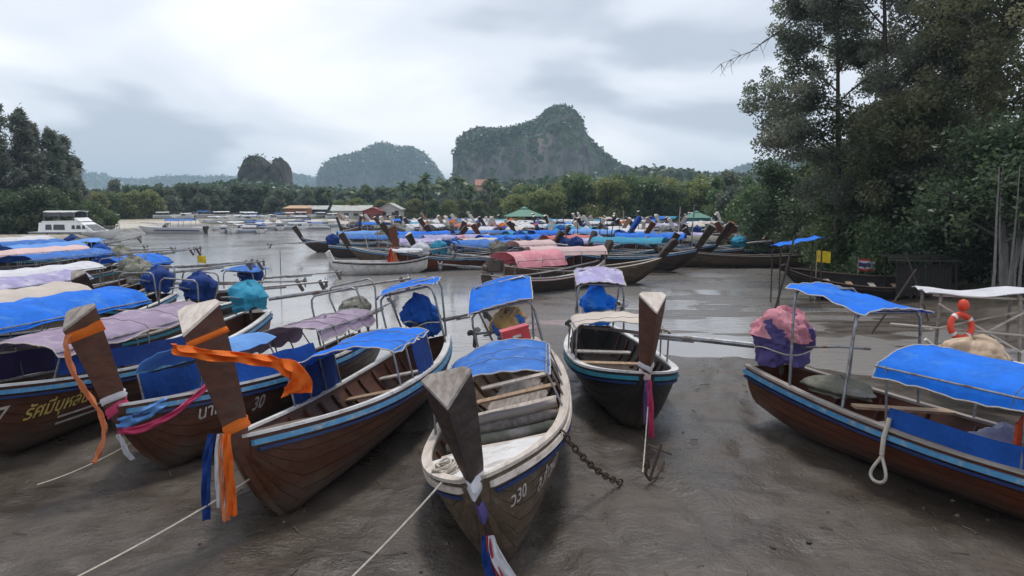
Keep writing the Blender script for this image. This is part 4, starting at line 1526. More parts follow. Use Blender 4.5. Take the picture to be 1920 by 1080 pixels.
for k, q in enumerate(ROW):
    dv = Vector((-.13 - .03 * math.sin(k * 1.9), -.98, 0)).normalized()
    Lr = (10.8, 10.2, 11.2)[k % 3]
    c = Vector((q['s'][0], q['s'][1], 0)) + dv * (Lr / 2 - .35)
    c.z = min(0, gz(c.x, c.y)) - .02
    r_, i_ = longtail(c, math.atan2(dv.y, dv.x), heel=R((5, -3, 2, 4, -2)[k % 5]), L=Lr, B=.98, lod=q.get('lod', 1), hull=q['hull'], trim=(P_WHITE, W_GREY)[k % 2], stripe=(P_BLUE, P_TEAL, P_BLUE)[k % 3],
                      canopy=dict(q['can'], nb=4) if q['can'] else None, stern=q['stern'], cover=q['cover'], cover_part=True, shaft=((4.4, .15), (3.8, .3), (4.8, -.1))[k % 3], steer=-1.15 + .25 * math.sin(k * 2.3), curtain=q.get('cur'),
                      capm=(W_GREY, W_PALE)[k % 2], benches=5)
    tag(r_, q['label'], 'longtail boat', 'longtail boats moored in the left row')
    if k == 0:
        iL, rL = i_, r_
        HL = i_['H']
        text_part(HL, 'รัศมีบุหลัน', HL.x(.86), .60, .30, 1, P_GOLD, r_, shear=.35)
        for zz in (.46, .35):
            G = [[Vector((HL.x(.80) - a * .12, HL.y_at(HL.x(.80) - a * .12, zz + b) + .036, zz + b)) for b in (0, .035)] for a in range(9)]
            part('painted_line', MB().sheet(G, .004), P_LETTER, r_)
        text_part(HL, '7', HL.x(.90), .66, .36, 1, P_LETTER, r_, shear=.2)
# ------------------------------------------------------------------ boats across the channel
def mid(px, py, deg, L, label, lod=1, z=-.12, group=None, **kw):
    c = at(px, py, z)
    c.z = max(z - .12, min(gz(c.x, c.y), .05)) - (.0 if gz(c.x, c.y) > z else .06)
    B = kw.pop('B', .95)
    r_, i_ = longtail(c, R(deg), L=L, B=B, lod=lod, **kw)
    tag(r_, label, 'longtail boat', group)
    return r_, i_


GM = 'longtail boats moored across the channel'
mid(712, 511, 205, 6.0, 'white longtail boat with dark waterline, foremost across the channel', hull=P_WHITE, inner=P_WHITE, trim=P_WHITE, stripe=P_BLACK, capm=P_WHITE, zp=1.5, ov=.2, wtop=.3, dtop=.3, canopy=dict(mat=C_WHITE, t0=.08, t1=.40, ze=1.55, zc=1.7, nb=2, seed=50), cover=C_WHITE, shaft=(3, .2), steer=.4, group=GM, hp=dict(zb=1.0, rake=.9))
r2, i2 = mid(850, 502, 222, 9.0, 'dark brown longtail boat with red ribbons, beside the white boat across the channel', hull=W_RED, capm=W_DARK, zp=2.9, ov=.4, wtop=.55, dtop=.5, canopy=dict(mat=C_BLUE2, t0=.2, t1=.55, nb=3, seed=51), cover=C_BLUE, group=GM, hp=dict(rake=1.2))
mid(1030, 541, 42, 8.2, 'longtail boat with rounded pink canopy, nearest on the mud across the channel', hull=W_DARK, trim=P_WHITE, stripe=C_PALEPINK, prow=W_DARK, zp=2.3, ov=.6, canopy=dict(mat=C_PINK, t0=.12, t1=.52, ze=1.75, zc=2.15, nb=2, seed=52, droop=.3, w=2.2), cover=None, shaft=(3, .3), group=GM)
mid(1095, 531, 8, 8.6, 'olive-brown longtail boat with pale pink canopy, bow pointing right onto the mud', hull=W_OLIVE, trim=W_PALE, stripe=W_OLIVE, prow=W_DARK, zp=2.3, ov=.8, canopy=dict(mat=C_PALEPINK, t0=.15, t1=.62, ze=1.85, zc=2.1, nb=3, seed=53, droop=.15), cover=None, shaft=(3, .3), group=GM)
mid(1185, 505, -28, 8.6, 'longtail boat with two-piece turquoise canopy and dark prow leaning right', hull=W_DARK, trim=P_WHITE, prow=W_DARK, zp=2.8, ov=.9, canopy=dict(mat=C_TEAL, t0=.2, t1=.75, ze=1.8, zc=2.1, nb=3, seed=54), cover=C_NAVY, group=GM)
mid(1225, 490, -20, 9.2, 'longtail boat with blue canopy right behind the turquoise-canopied boat', hull=W_DARK, prow=W_DARK, zp=2.9, ov=1.0, canopy=dict(mat=C_BLUE, t0=.2, t1=.75, ze=1.85, zc=2.15, nb=3, seed=55), cover=C_LAV, group=GM)
mid(1385, 499, 178, 11.5, 'long plain grey-brown hull without canopy, bow left, on the mud', hull=W_OLIVE, trim=W_GREY, stripe=W_DARK, prow=W_DARK, zp=2.0, ov=.7, canopy=None, cover=C_CAMO, benches=6, shaft=(3, .6), group=GM)
mid(1545, 490, 182, 8.5, 'empty brown hull beached below the big trees', hull=W_RED, trim=W_GREY, stripe=W_DARK, zp=1.5, ov=.4, canopy=None, engine=False, group=GM)
mid(740, 480, 12, 10.5, 'longtail boat with long blue canopy, stern left and its shaft over the water', hull=W_DARK, canopy=dict(mat=C_BLUE2, t0=.12, t1=.8, ze=1.7, zc=1.95, nb=4, seed=56), cover=C_NAVY, shaft=(5, -.2), steer=0, group=GM)
mid(850, 483, 195, 9.5, 'longtail boat with pale lavender canopy behind the ribboned boat', hull=W_DARK, canopy=dict(mat=C_LAV, t0=.2, t1=.75, nb=3, seed=57), cover=C_TEAL, prow=W_DARK, zp=2.9, ov=.9, group=GM)
mid(700, 451, 196, 7.5, 'black longtail boat with tall thin upturned prow, floating in the channel', hull=P_BLACK, stripe=P_BLACK, trim=W_GREY, capm=P_BLACK, zp=2.9, ov=.45, wtop=.25, dtop=.25, canopy=dict(mat=C_CAMO, t0=.15, t1=.5, nb=2, seed=58), cover=C_CAMO, group=GM)
mid(960, 483, 30, 9.5, 'longtail boat with teal-blue canopy left of the salmon canopy', hull=W_DARK, canopy=dict(mat=C_BLUE, t0=.2, t1=.75, nb=3, seed=59), cover=C_PINK, group=GM)
mid(1080, 489, 25, 9.0, 'longtail boat with salmon red canopy across the channel', hull=W_RED, canopy=dict(mat=C_SALMON, t0=.2, t1=.65, nb=3, seed=60), cover=C_ROYAL, prow=C_ROYAL, zp=3.2, ov=1.2, group=GM)
mid(905, 468, 200, 9.5, 'longtail boat with royal blue canopy in the second row across the channel', hull=W_BROWN, canopy=dict(mat=C_BLUE2, t0=.2, t1=.8, nb=3, seed=61), cover=C_NAVY, group=GM)
mid(1330, 480, -30, 9.0, 'longtail boat with dark mast-like prow beside the plain grey hull', hull=W_DARK, prow=W_DARK, zp=3.0, ov=1.1, canopy=dict(mat=C_LAV, t0=.2, t1=.5, nb=2, seed=62), cover=C_CAMO, group=GM)
# a second dense row filling in behind
fill = [(655, 470, 200, C_SKY, 'light blue canopy, leftmost of the inner row'), (800, 470, 30, C_BLUE, 'bright blue canopy left of the royal blue one'), (870, 494, 215, C_CREAM, 'cream canopy between the ribboned boat and the pink canopy'), (930, 500, 20, C_BLUE2, 'blue canopy just left of the pink canopy'),
        (985, 470, 210, C_TEAL, 'turquoise canopy in the inner row'), (1020, 503, 35, C_PALEPINK, 'pale canopy right behind the pink canopy'), (1045, 470, 28, C_BLUE, 'blue canopy behind the salmon one'), (1120, 472, -35, C_SKY, 'light blue canopy in the inner row'), (1150, 494, -15, C_LAV, 'lavender canopy behind the olive-brown hull'),
        (1195, 470, -40, C_WHITE, 'white canopy in the inner row'), (1255, 476, -30, C_BLUE2, 'blue canopy towards the plain grey hull'), (1290, 488, 160, C_CAMO, 'olive canopy beside the plain grey hull'), (1400, 484, 170, C_CAMO, 'grey canopy behind the plain grey hull'), (1460, 478, 185, C_WHITE, 'worn white canopy near the leaning pole'), (760, 494, 190, C_LAV, 'lavender canopy behind the white foremost boat')]
for k, (px, py, dg, cm, lb) in enumerate(fill):
    v = k % 3
    mid(px, py, dg, (8.6, 9.4, 8.0)[v], 'longtail boat with ' + lb, hull=(W_DARK, W_RED, W_OLIVE, W_BROWN)[k % 4], prow=(W_DARK, W_RED, W_DARK)[v], zp=(2.4, 2.6, 2.3)[v], ov=(.6, .8, .5)[v], capm=(W_PALE, W_GREY)[k % 2],
        canopy=dict(mat=cm, t0=.18, t1=(.62, .72, .55)[v], ze=1.72, zc=2.0, nb=3, seed=150 + v, droop=.12), cover=(C_NAVY, C_CAMO, C_ROYAL, C_TEAL)[k % 4], shaft=(3.4, .4), group=GM)
# red ribbons on the dark brown boat
g = front_pt(i2, 10, .06)
iw2 = i2['mat'].inverted().to_3x3()
rb = empty('ribbon_bunch'); rb.matrix_world = i2['mat']
tag(rb, 'red and orange ribbons on the dark brown prow across the channel', 'ribbon')
for k, (dx, mt) in enumerate(((-.25, C_RED), (0, C_ORANGE), (.3, C_PEACH))):
    p = g
    part('tail', ribbon_mesh([p, p + iw2 @ Vector((dx * .4, -.08, -.4)), p + iw2 @ Vector((dx, -.1, -1.1)), p + iw2 @ Vector((dx * 1.5, -.1, -1.5))], [.2, .25, .22, .2], [iw2 @ Vector((1, .2, 0))] * 4, wave=.03, seed=k), mt, rb, 60)

# the packed rows behind: prototypes copied with every part
rnd = random.Random(31)
PAL = [(C_BLUE, 'blue'), (C_BLUE2, 'blue'), (C_SKY, 'light blue'), (C_WHITE, 'white'), (C_TEAL, 'turquoise'), (C_CREAM, 'cream'), (C_SALMON, 'salmon'), (C_LAV, 'lavender')]
HULLS = [W_DARK, W_BROWN, W_OLIVE, W_RED, W_PALE]
spots = []
for row, (py, x0, x1, n) in enumerate(((459, 800, 1290, 9), (450, 690, 1350, 13), (443, 640, 1400, 15), (437, 640, 1390, 15), (432, 720, 1340, 13))):
    for k in range(n):
        px = x0 + (x1 - x0) * (k + .5) / n + rnd.uniform(-14, 14)
        if row in (1,) and 650 < px < 740:
            continue
        spots.append((px, py + rnd.uniform(-1.5, 1.5), row))
for k, (px, py, row) in enumerate(spots):
    cm, cn = PAL[rnd.choice((0, 1, 2, 3, 3, 3, 4, 5, 7, 0, 6) if row < 2 else (0, 2, 3, 3, 3, 5, 4, 3))]
    deg = rnd.choice((205, 215, 230, 250, -60, -40, 195)) + rnd.uniform(-12, 12)
    c = at(px, py, -.15)
    lift = max(-.15, min(gz(c.x, c.y), .8))
    c.z = lift - .04
    v = k % 4
    hullm = HULLS[rnd.randrange(5)]
    r_, i_ = longtail(c, R(deg), L=(8.5, 9.2, 9.8, 8.0)[v], B=.95, lod=2, hull=hullm, stripe=rnd.choice((P_WHITE, P_BLUE, W_PALE)), capm=W_PALE, zp=(2.5, 2.8, 2.4, 2.6)[v], ov=(.7, 1.0, .6, .9)[v],
                      prow=rnd.choice((W_DARK, W_PALE, W_TAN, W_DARK, P_WHITE)), canopy=dict(mat=cm, t0=.2, t1=(.5, .6, .65, .55)[v], ze=1.7, zc=1.95, nb=3, seed=70 + v, droop=.1, w=1.6) if k % 4 else None, cover=rnd.choice((C_NAVY, C_CAMO, C_ROYAL, C_WHITE, C_ORANGE)),
                      shaft=(3.0, .5))
    zn = 'off the grey-roofed shed' if px < 760 else 'off the coconut palms' if px < 920 else 'off the green-roofed pavilion' if px < 1060 else 'off the olive mangroves' if px < 1230 else 'off the green kiosk'
    tag(r_, ('%s-canopied' % cn if k % 4 else 'open uncovered') + ' longtail boat in the %s row packed %s' % (('nearest', 'second', 'third', 'fourth', 'hindmost')[row], zn), 'longtail boat', 'longtail boats packed near the far shore')


# stakes and poles standing between the moored boats
for k in range(34):
    px, py = rnd.uniform(630, 1420), rnd.uniform(436, 498)
    a = at(px, py, -.15)
    hh = rnd.uniform(2.0, 4.2)
    o = part('mooring_stake', MB().tube([Vector((0, 0, -.4)), Vector((rnd.uniform(-.2, .2), 0, hh * .5)), Vector((rnd.uniform(-.35, .35), 0, hh))], [.045, .04, .03], 6), rnd.choice((W_PALE, W_GREY, W_DARK, STEEL)), None, 60)
    o.location = (a.x, a.y, gz(a.x, a.y))
    tag(o, 'thin mooring stake among the boats across the channel, ' + ('left part' if px < 890 else 'middle' if px < 1150 else 'right part'), 'stake', 'mooring stakes across the channel')

# ------------------------------------------------------------------ white motor boats
GEL = M('gelcoat_white', (0.80, 0.80, 0.80), (0.72, 0.72, 0.71), 2, rough=.3)
GLASS_D = M('dark_glass', (0.015, 0.018, 0.022), (0.03, 0.033, 0.038), 2, rough=.08, spec=.6)
ANTI = M('antifoul_dark', (0.05, 0.06, 0.09), (0.03, 0.035, 0.05), 3, rough=.6)


def motor_hull(L, B, h, rake=1.2):
    """deep-vee hull with flared bow, origin at the waterline, bow to +x"""
    ts = [i / 20 for i in range(21)]
    G = []
    for t in ts:
        x = -L / 2 + L * t
        u = max(0, (t - .5) / .5)
        b = B / 2 * (1 - u ** 2.4)
        b = max(b, .03)
        zg = h * (1 + .28 * u ** 1.6)
        zk = -.35 + (zg + .35 - .05) * max(0, (t - .80) / .20) ** 1.7
        row = []
        for s in (1, .8, .55, .3, .12, 0):
            row.append(Vector((x + rake * .15 * u * s, b * (.25 * s + .75 * s ** .45), zk + (zg - zk) * s ** 1.25)))
        G.append(row + [Vector((p.x, -p.y, p.z)) for p in reversed(row[:-1])])
    mb = MB()
    mb.grid(G)
    mb.add(G[0], [tuple(range(11))[::-1]])
    dk = MB()
    D = []
    for r_ in G:
        D.append([r_[0] + Vector((0, -.02 if r_[0].y > .05 else 0, -.06)), Vector((r_[0].x, 0, r_[0].z - .02)), r_[-1] + Vector((0, .02 if r_[0].y > .05 else 0, -.06))])
    dk.sheet(D, .04)
    return mb, dk


def cuts(xs):
    return xs


def speedboat_proto(kind):
    L, B = 9.5, 2.6
    root = empty('speedboat')
    h, d = motor_hull(L, B, .95)
    part('hull', h, GEL, root, 40)
    part('deck', d, GEL, root)
    mb = MB()
    for s in (1, -1):
        mb.beam((-L / 2 + .3, s * (B / 2 + .005), .45), (L * .22, s * (B / 2 - .02), .55), .03, .14)
    part('stripe', mb, P_BLUE if kind != 2 else P_NAVY, root)
    if kind in (0, 2):
        mb = MB()
        G = [[Vector((1.0, s * 1.05, .95)) for s in (-1, -.5, 0, .5, 1)], [Vector((.5, s * .9, 1.55)) for s in (-1, -.5, 0, .5, 1)]]
        mb.sheet(G, .03)
        part('windscreen', mb, GLASS_D, root)
        part('hardtop', MB().sheet(canopy_grid(-3.4, .7, 2.3, 2.1, 2.05, 2.2, 8, 6, 3, .01, 1, .05), .05), GEL if kind == 0 else C_BLUE2, root, 50)
        for x in (-3.2, -1.4, .5):
            for s in (1, -1):
                part('post', MB().tube([(x, s * 1.1, .9), (x, s * 1.0, 2.08)], .03, 6), STEEL, root)
    else:
        mb = MB()
        for i in range(4):
            mb.box((-3 + i * .95, 0, .75), (.35, 1.9, .3))
        part('seat', mb, C_CREAM, root)
        part('awning', MB().sheet(canopy_grid(-3.8, .6, 2.2, 2.0, 1.85, 2.1, 8, 6, 5, .03, 3, .06), .02), C_WHITE, root, 50)
        for x in (-3.6, -1.6, .4):
            for s in (1, -1):
                part('post', MB().tube([(x, s * 1.1, .9), (x, s * .98, 1.86)], .03, 6), STEEL, root)
    for s in (-.45, .45):
        mb = MB(); mb.box((-L / 2 - .25, s, .85), (.5, .38, .5)); mb.box((-L / 2 - .22, s, .25), (.25, .2, .9))
        part('outboard', mb, P_BLACK if kind else GEL, root)
    mb = MB()
    mb.tube([(1.6, 1.0, 1.05), (1.7, .98, 1.45), (3.4, .55, 1.6), (4.5, 0, 1.65), (3.4, -.55, 1.6), (1.7, -.98, 1.45), (1.6, -1.0, 1.05)], .022, 6)
    part('bow_rail', mb, STEEL, root)
    return root


def copy_tree(o, parent=None):
    c = o.copy()
    COL.objects.link(c)
    if parent is not None:
        c.parent = parent
    for ch in list(o.children):
        copy_tree(ch, c)
    return c


protos = [speedboat_proto(k) for k in range(3)]
used = [False] * 3


def put_speedboat(px, py, deg, kind, label, sc=1.0):
    if used[kind]:
        o = copy_tree(protos[kind])
    else:
        o = protos[kind]; used[kind] = True
    c = at(px, py, WATER_Z)
    o.location = (c.x, c.y, max(WATER_Z, gz(c.x, c.y) + .25))
    o.rotation_euler = (0, 0, R(deg))
    o.scale = (sc, sc, sc)
    tag(o, label, 'speedboat', 'white speedboats along the far beach')
    return o


put_speedboat(322, 438, 184, 2, 'long white speedboat with blue top, alone in the water left of the small boats', 1.0)
rnd = random.Random(77)
sp = []
for row, (py, x0, x1, n) in enumerate(((437, 405, 500, 4), (431, 400, 600, 10), (425, 385, 620, 12), (420, 300, 640, 12))):
    for k in range(n):
        sp.append((x0 + (x1 - x0) * (k + .5) / n + rnd.uniform(-6, 6), py + rnd.uniform(-1, 1)))
for k, (px, py) in enumerate(sp):
    kind = (0, 1, 1, 2, 1)[k % 5]
    put_speedboat(px, py, rnd.choice((200, 225, 250, 290, 20)) + rnd.uniform(-10, 10), kind,
                  ('small white speedboat with white hardtop', 'small white open speedboat with cloth awning', 'small white speedboat with blue top')[kind] + (' off the sandy beach' if px < 420 else ' left of the rock stack' if px < 470 else ' below the rock stack' if px < 545 else ' off the orange brick house') + (', nearer row' if py > 428 else ', farther row'), rnd.uniform(.5, .72))

# the cabin cruiser at the left
cc = at(150, 449, WATER_Z)
cr_ = empty('cabin_cruiser', (cc.x, cc.y, WATER_Z), (0, 0, R(-6)))
cr_.scale = (.95, .95, .76)
tag(cr_, 'white cabin cruiser with dark flybridge awning, aground at the left beach', 'motor yacht')
h, d = motor_hull(11.5, 3.8, 1.25)
part('hull', h, GEL, cr_, 40); part('deck', d, GEL, cr_)


def slab(prof, w, w2=None):
    """side profile extruded across the boat with a slight taper to the top"""
    zmin = min(p[1] for p in prof); zmax = max(p[1] for p in prof)
    V = []
    for s in (1, -1):
        for (x, z) in prof:
            k = (z - zmin) / max(1e-6, zmax - zmin)
            V.append(Vector((x, s * (w + ((w2 or w) - w) * k) / 2, z)))
    n = len(prof)
    mb = MB()
    mb.add(V, [tuple(range(n))[::-1], tuple(range(n, 2 * n))] + [(i, (i + 1) % n, n + (i + 1) % n, n + i) for i in range(n)])
    return mb


cab = part('cabin', slab([(-4.6, 1.2), (3.2, 1.2), (1.2, 2.75), (.6, 2.95), (-4.6, 2.75)], 3.2, 2.6), GEL, cr_)
for (x0, x1) in ((-3.6, -2.7), (-2.5, -.9), (.0, .5), (.65, 1.3), (1.45, 1.9)):
    for s in (1, -1):
        za, zb_ = (1.6, 2.45) if x0 < -.5 else (1.75, 2.35)
        G = [[Vector((x0, s * 1.56, za)), Vector((x0, s * 1.46, zb_))], [Vector((x1, s * 1.56, za)), Vector((x1 - .15, s * 1.46, zb_))]]
        part('window', MB().sheet(G, .03), GLASS_D, cr_)
G = [[Vector((2.9, s * 1.3, 1.5)) for s in (-1, 0, 1)], [Vector((1.65, s * 1.15, 2.45)) for s in (-1, 0, 1)]]
part('windscreen', MB().sheet(G, -.03), GLASS_D, cr_)
part('flybridge', slab([(-4.2, 2.78), (1.0, 2.96), (.4, 3.55), (.2, 3.55), (.4, 3.1), (-4.2, 3.0)], 2.7, 2.6), GEL, cr_)
part('flybridge_top', MB().sheet(canopy_grid(-4.0, .4, 2.6, 2.6, 4.55, 4.68, 6, 6, 2, 0, 1, .05), .09), GEL, cr_, 50)
part('flybridge_curtain', slab([(-3.9, 3.75), (.2, 3.75), (.2, 4.5), (-3.9, 4.5)], 2.3), GLASS_D, cr_)
for x in (-3.9, -1.8, .3):
    for s in (1, -1):
        part('post', MB().tube([(x, s * 1.25, 2.9), (x, s * 1.25, 4.58)], .04, 6), STEEL, cr_)
for s in (1, -1):
    mb = MB().tube([(2.2, s * 1.62, 2.0), (3.6, s * 1.15, 2.15), (5.6, s * .05, 2.3)], .03, 6)
    part('bow_rail', mb, STEEL, cr_)
    for k in range(6):
        t = k / 5
        x = 2.2 + 3.3 * t
        y = 1.62 * (1 - t ** 1.4) + .05
        part('stanchion', MB().tube([(x, s * y, 1.35), (x, s * y, 2.02 + .27 * t)], .025, 5), STEEL, cr_)
    part('rubbing_strip', MB().beam((-5.7, s * 1.93, 1.1), (1.5, s * 1.91, 1.2), .05, .12), P_BLACK, cr_)
    for k in range(4):
        part('fender', move(MB().lathe([(.001, -.3), (.11, -.25), (.11, .25), (.001, .3)], 8), (-3 + k * 1.5, s * 2.05, .75)), P_BLACK, cr_)

# ------------------------------------------------------------------ flags, poles and the clutter on the right bank
def flag(px, py, pole_h, cl, label, stripes, w=.75, h=.5, lean=0.0, base_z=None, y=None):
    g0 = at(px, py, -.1)
    z = gz(g0.x, g0.y)
    r_ = empty('flag', (g0.x, g0.y, z - .1), (0, lean, 0))
    tag(r_, label, 'flag')
    part('pole', MB().tube([(0, 0, 0), (0, 0, pole_h)], .02, 6), W_TAN, r_)
    n = len(stripes)
    tot = sum(q for _, q in stripes)
    z0 = pole_h
    for (mt, q) in stripes:
        hh = h * q / tot
        G = [[Vector((w * i / 10, .05 * math.sin(i * .9), z0 - hh * j / 3 - .06 * (i / 10) ** 1.5 + .012 * math.sin(i * 1.4))) for j in range(4)] for i in range(11)]
        part('stripe' if n > 1 else 'cloth', MB().sheet(G, .006), mt, r_, 60)
        z0 -= hh


flag(1607, 545, 1.72, None, 'red, white and blue striped flag on a short pole by the right bank', [(C_RED, 1), (C_WHITE, 1), (C_PURPLE, 2), (C_WHITE, 1), (C_RED, 1)], .82, .58)
flag(1528, 560, 2.3, None, 'yellow flag drooping from a pole beside the striped flag', [(C_YELLOW, 1)], .62, .5)
flag(372, 509, 1.9, None, 'small yellow flag on a thin pole over the channel at the left', [(C_YELLOW, 1)], .5, .45)


def mud_pole(px, py, px2, y2, label, r=.04, mat=W_DARK):
    a = at(px, py, -.1)
    a.z = gz(a.x, a.y) - .2
    b = at(px2, y2, y=a.y + .3)
    o = part('mud_pole', MB().tube([Vector(), (b - a) * .5 + Vector((.03, 0, 0)), b - a], [r, r * .9, r * .75], 8), mat, None, 60)
    o.location = a
    return tag(o, label, 'pole')


mud_pole(1448, 586, 1490, 442, 'dark leaning pole stuck in the mud, blue awning at its top', .05)
mud_pole(1625, 622, 1718, 505, 'dark pole leaning right behind the small blue stern awning')
mud_pole(160 + 365, 540, 525, 470, 'thin upright stake standing in the channel', .02)
mud_pole(1745, 600, 1700, 480, 'bare leaning branch stuck in the mud at the right bank', .035)
# blue awning by the leaning pole
b0 = at(1490, 455, y=32.5)
aw = empty('awning', (b0.x, b0.y, gz(b0.x, b0.y)))
tag(aw, 'tilted blue awning sheet held on poles below the big trees', 'awning')
hz = b0.z - aw.location.z
G = [[Vector((-.85 + 1.9 * i / 8, -.6 + 1.2 * j / 4, hz - .12 + .38 * i / 8 + .03 * math.sin(i * 2 + j))) for j in range(5)] for i in range(9)]
part('sheet', MB().sheet(G, .012), C_BLUE, aw, 60)
for (x, yy) in ((-.75, -.5), (-.75, .5), (.95, -.5), (.95, .5)):
    part('post', MB().tube([(x, yy, -.15), (x, yy, hz - .12 + .38 * (x + .85) / 1.9)], .03, 6), W_DARK, aw)

# derelict boarded shelter under the trees
sb = at(1730, 562, 0)
sh = empty('wooden_shelter', (sb.x, sb.y, gz(sb.x, sb.y)), (0, 0, R(-8)))
tag(sh, 'dark boarded shelter with a rickety roof under the right-hand trees', 'shelter')
WD2 = wood('wood_black', (0.030, 0.026, 0.022), (0.018, 0.015, 0.013), .85)
sh.scale = (.85, .85, .85)
for k in range(16):
    mb = MB(); mb.box((-1.2 + k * .16, .0, .85 + .05 * math.sin(k * 3)), (.145, .03, 1.6 + .12 * math.sin(k * 2.1)))
    part('board', mb, WD2, sh)
for k in range(8):
    mb = MB(); mb.box((1.32, .15 + k * .2, .85), (.03, .17, 1.6 + .1 * math.sin(k * 1.7)))
    part('board', mb, WD2, sh)
for (x, yy) in ((-1.3, -.05), (1.45, -.1), (-1.3, 1.7), (1.45, 1.7)):
    part('post', MB().tube([(x + .05, yy, -.2), (x - .02, yy, 1.95)], .055, 7), WD2, sh)
for k in range(9):
    mb = MB(); mb.box((.05, -.25 + k * .26, 1.86 + .03 * math.sin(k * 2.7) + .02 * k), (3.1 + .2 * math.sin(k), .24, .03), rz=.01 * math.sin(k * 5))
    part('roof_board', mb, WD2, sh)
# old hull keel timbers lying in front
rb2 = at(1655, 560, 0)
hk_, _ = longtail(Vector((rb2.x, rb2.y + 1.2, gz(rb2.x, rb2.y) - .1)), R(170), L=7.5, B=.9, lod=1, hull=WD2, trim=W_DARK, stripe=W_DARK, canopy=None, engine=False, zp=1.4, ov=.2, wtop=.25, dtop=.25, heel=R(-12), capm=W_DARK, prow=WD2)
tag(hk_, 'weathered black hull lying in front of the boarded shelter', 'longtail boat')

# boat behind the right one: white canopy, tan sheet, lifebuoy
g2 = at(1880, 690, 0)
r6, i6 = longtail(Vector((14.3, 13.6, -.05)), math.atan2(-.38, .92), L=10.5, B=1.0, lod=1, hull=P_WHITE, trim=P_WHITE, stripe=P_BLUE, inner=W_GREY, canopy=None, engine=False, heel=R(4), stern=None)
tag(r6, 'white longtail boat behind the right-hand boat, mostly cut off by the right edge', 'longtail boat')
o = empty('tarpaulin'); pp = at(1822, 672, 1.1); o.location = pp
tag(o, 'tan sheet draped in folds over the stern of the white boat at the right', 'tarpaulin')
part('cover', lump_mesh(.52, .55, .38, 44, cut=-.9, fold=.14, n=30), C_TAN, o, 60)
lbp = at(1802, 612, 1.55)
lbz = empty('lifebuoy', lbp, (R(80), R(10), R(8)))
tag(lbz, 'orange-red lifebuoy hanging above the tan sheet at the right', 'lifebuoy')
G = []
for i in range(28):
    a = 2 * math.pi * i / 28
    G.append([Vector((math.cos(a) * (.24 + .065 * math.cos(b)), math.sin(a) * (.24 + .065 * math.cos(b)), .065 * math.sin(b))) for b in [2 * math.pi * k / 12 for k in range(12)]])
G.append(G[0])
mb = MB(); mb.grid(G, close=True)
part('ring', mb, M('buoy_orange', (.72, .07, .03), (.6, .05, .025), 3, rough=.5), lbz, 60)
for k in range(4):
    a = R(45 + 90 * k)
    G = []
    for i in range(4):
        aa = a - .12 + .08 * i
        G.append([Vector((math.cos(aa) * (.24 + .07 * math.cos(b)), math.sin(aa) * (.24 + .07 * math.cos(b)), .07 * math.sin(b))) for b in [2 * math.pi * q / 12 for q in range(12)]])
    mb = MB(); mb.grid(G, close=True)
    part('band', mb, P_WHITE, lbz, 60)
# poles carrying the white sheet and buoy
fr = empty('pole_frame', (lbp.x + .5, lbp.y + .6, gz(lbp.x, lbp.y)), (0, 0, R(-15)))
tag(fr, 'rickety frame of poles with a white sheet stretched on top, right edge', 'frame')
for (x, y_, tx) in ((-.75, -.4, .1), (.9, -.4, -.1), (-.7, .9, 0), (1.0, .9, .05), (2.0, .2, 0)):
    part('post', MB().tube([(x, y_, -.15), (x + tx, y_, 2.15)], .035, 7), W_GREY, fr)
for a, b in (((-.8, -.42, .7), (1.0, -.42, 1.9)), ((-.7, -.45, 1.95), (1.2, -.45, .8)), ((-.8, -.4, 2.12), (2.1, -.3, 2.05)), ((-.5, .9, 1.2), (1.9, .2, 2.0)), ((-1.6, -.5, 1.5), (.9, -.45, 1.35))):
    part('brace', MB().tube([a, b], .024, 6), W_PALE, fr)
G = [[Vector((-.9 + 3.6 * i / 12, -.55 + 1.6 * j / 5, 2.2 - .10 * math.sin(math.pi * i / 6) ** 2 - .05 * (j % 2) + .02 * i / 3)) for j in range(6)] for i in range(13)]
part('sheet', MB().sheet(G, .012), C_WHITE, fr, 60)
o = part('float_ball', MB().lathe([(.001, -.13), (.08, -.1), (.12, 0), (.08, .1), (.001, .13)], 12), M('buoy_orange', (.72, .07, .03)), None, 60)
o.location = lbp + Vector((.08, .1, .42)); tag(o, 'small red float hanging over the lifebuoy', 'float')
o = part('paddle', MB().tube([(0, 0, 0), (.55, .1, -.42)], .035, 8), P_WHITE, None, 60)
o.location = at(1735, 636, 1.3); tag(o, 'white pole end sticking out beside the tan sheet', 'pole')
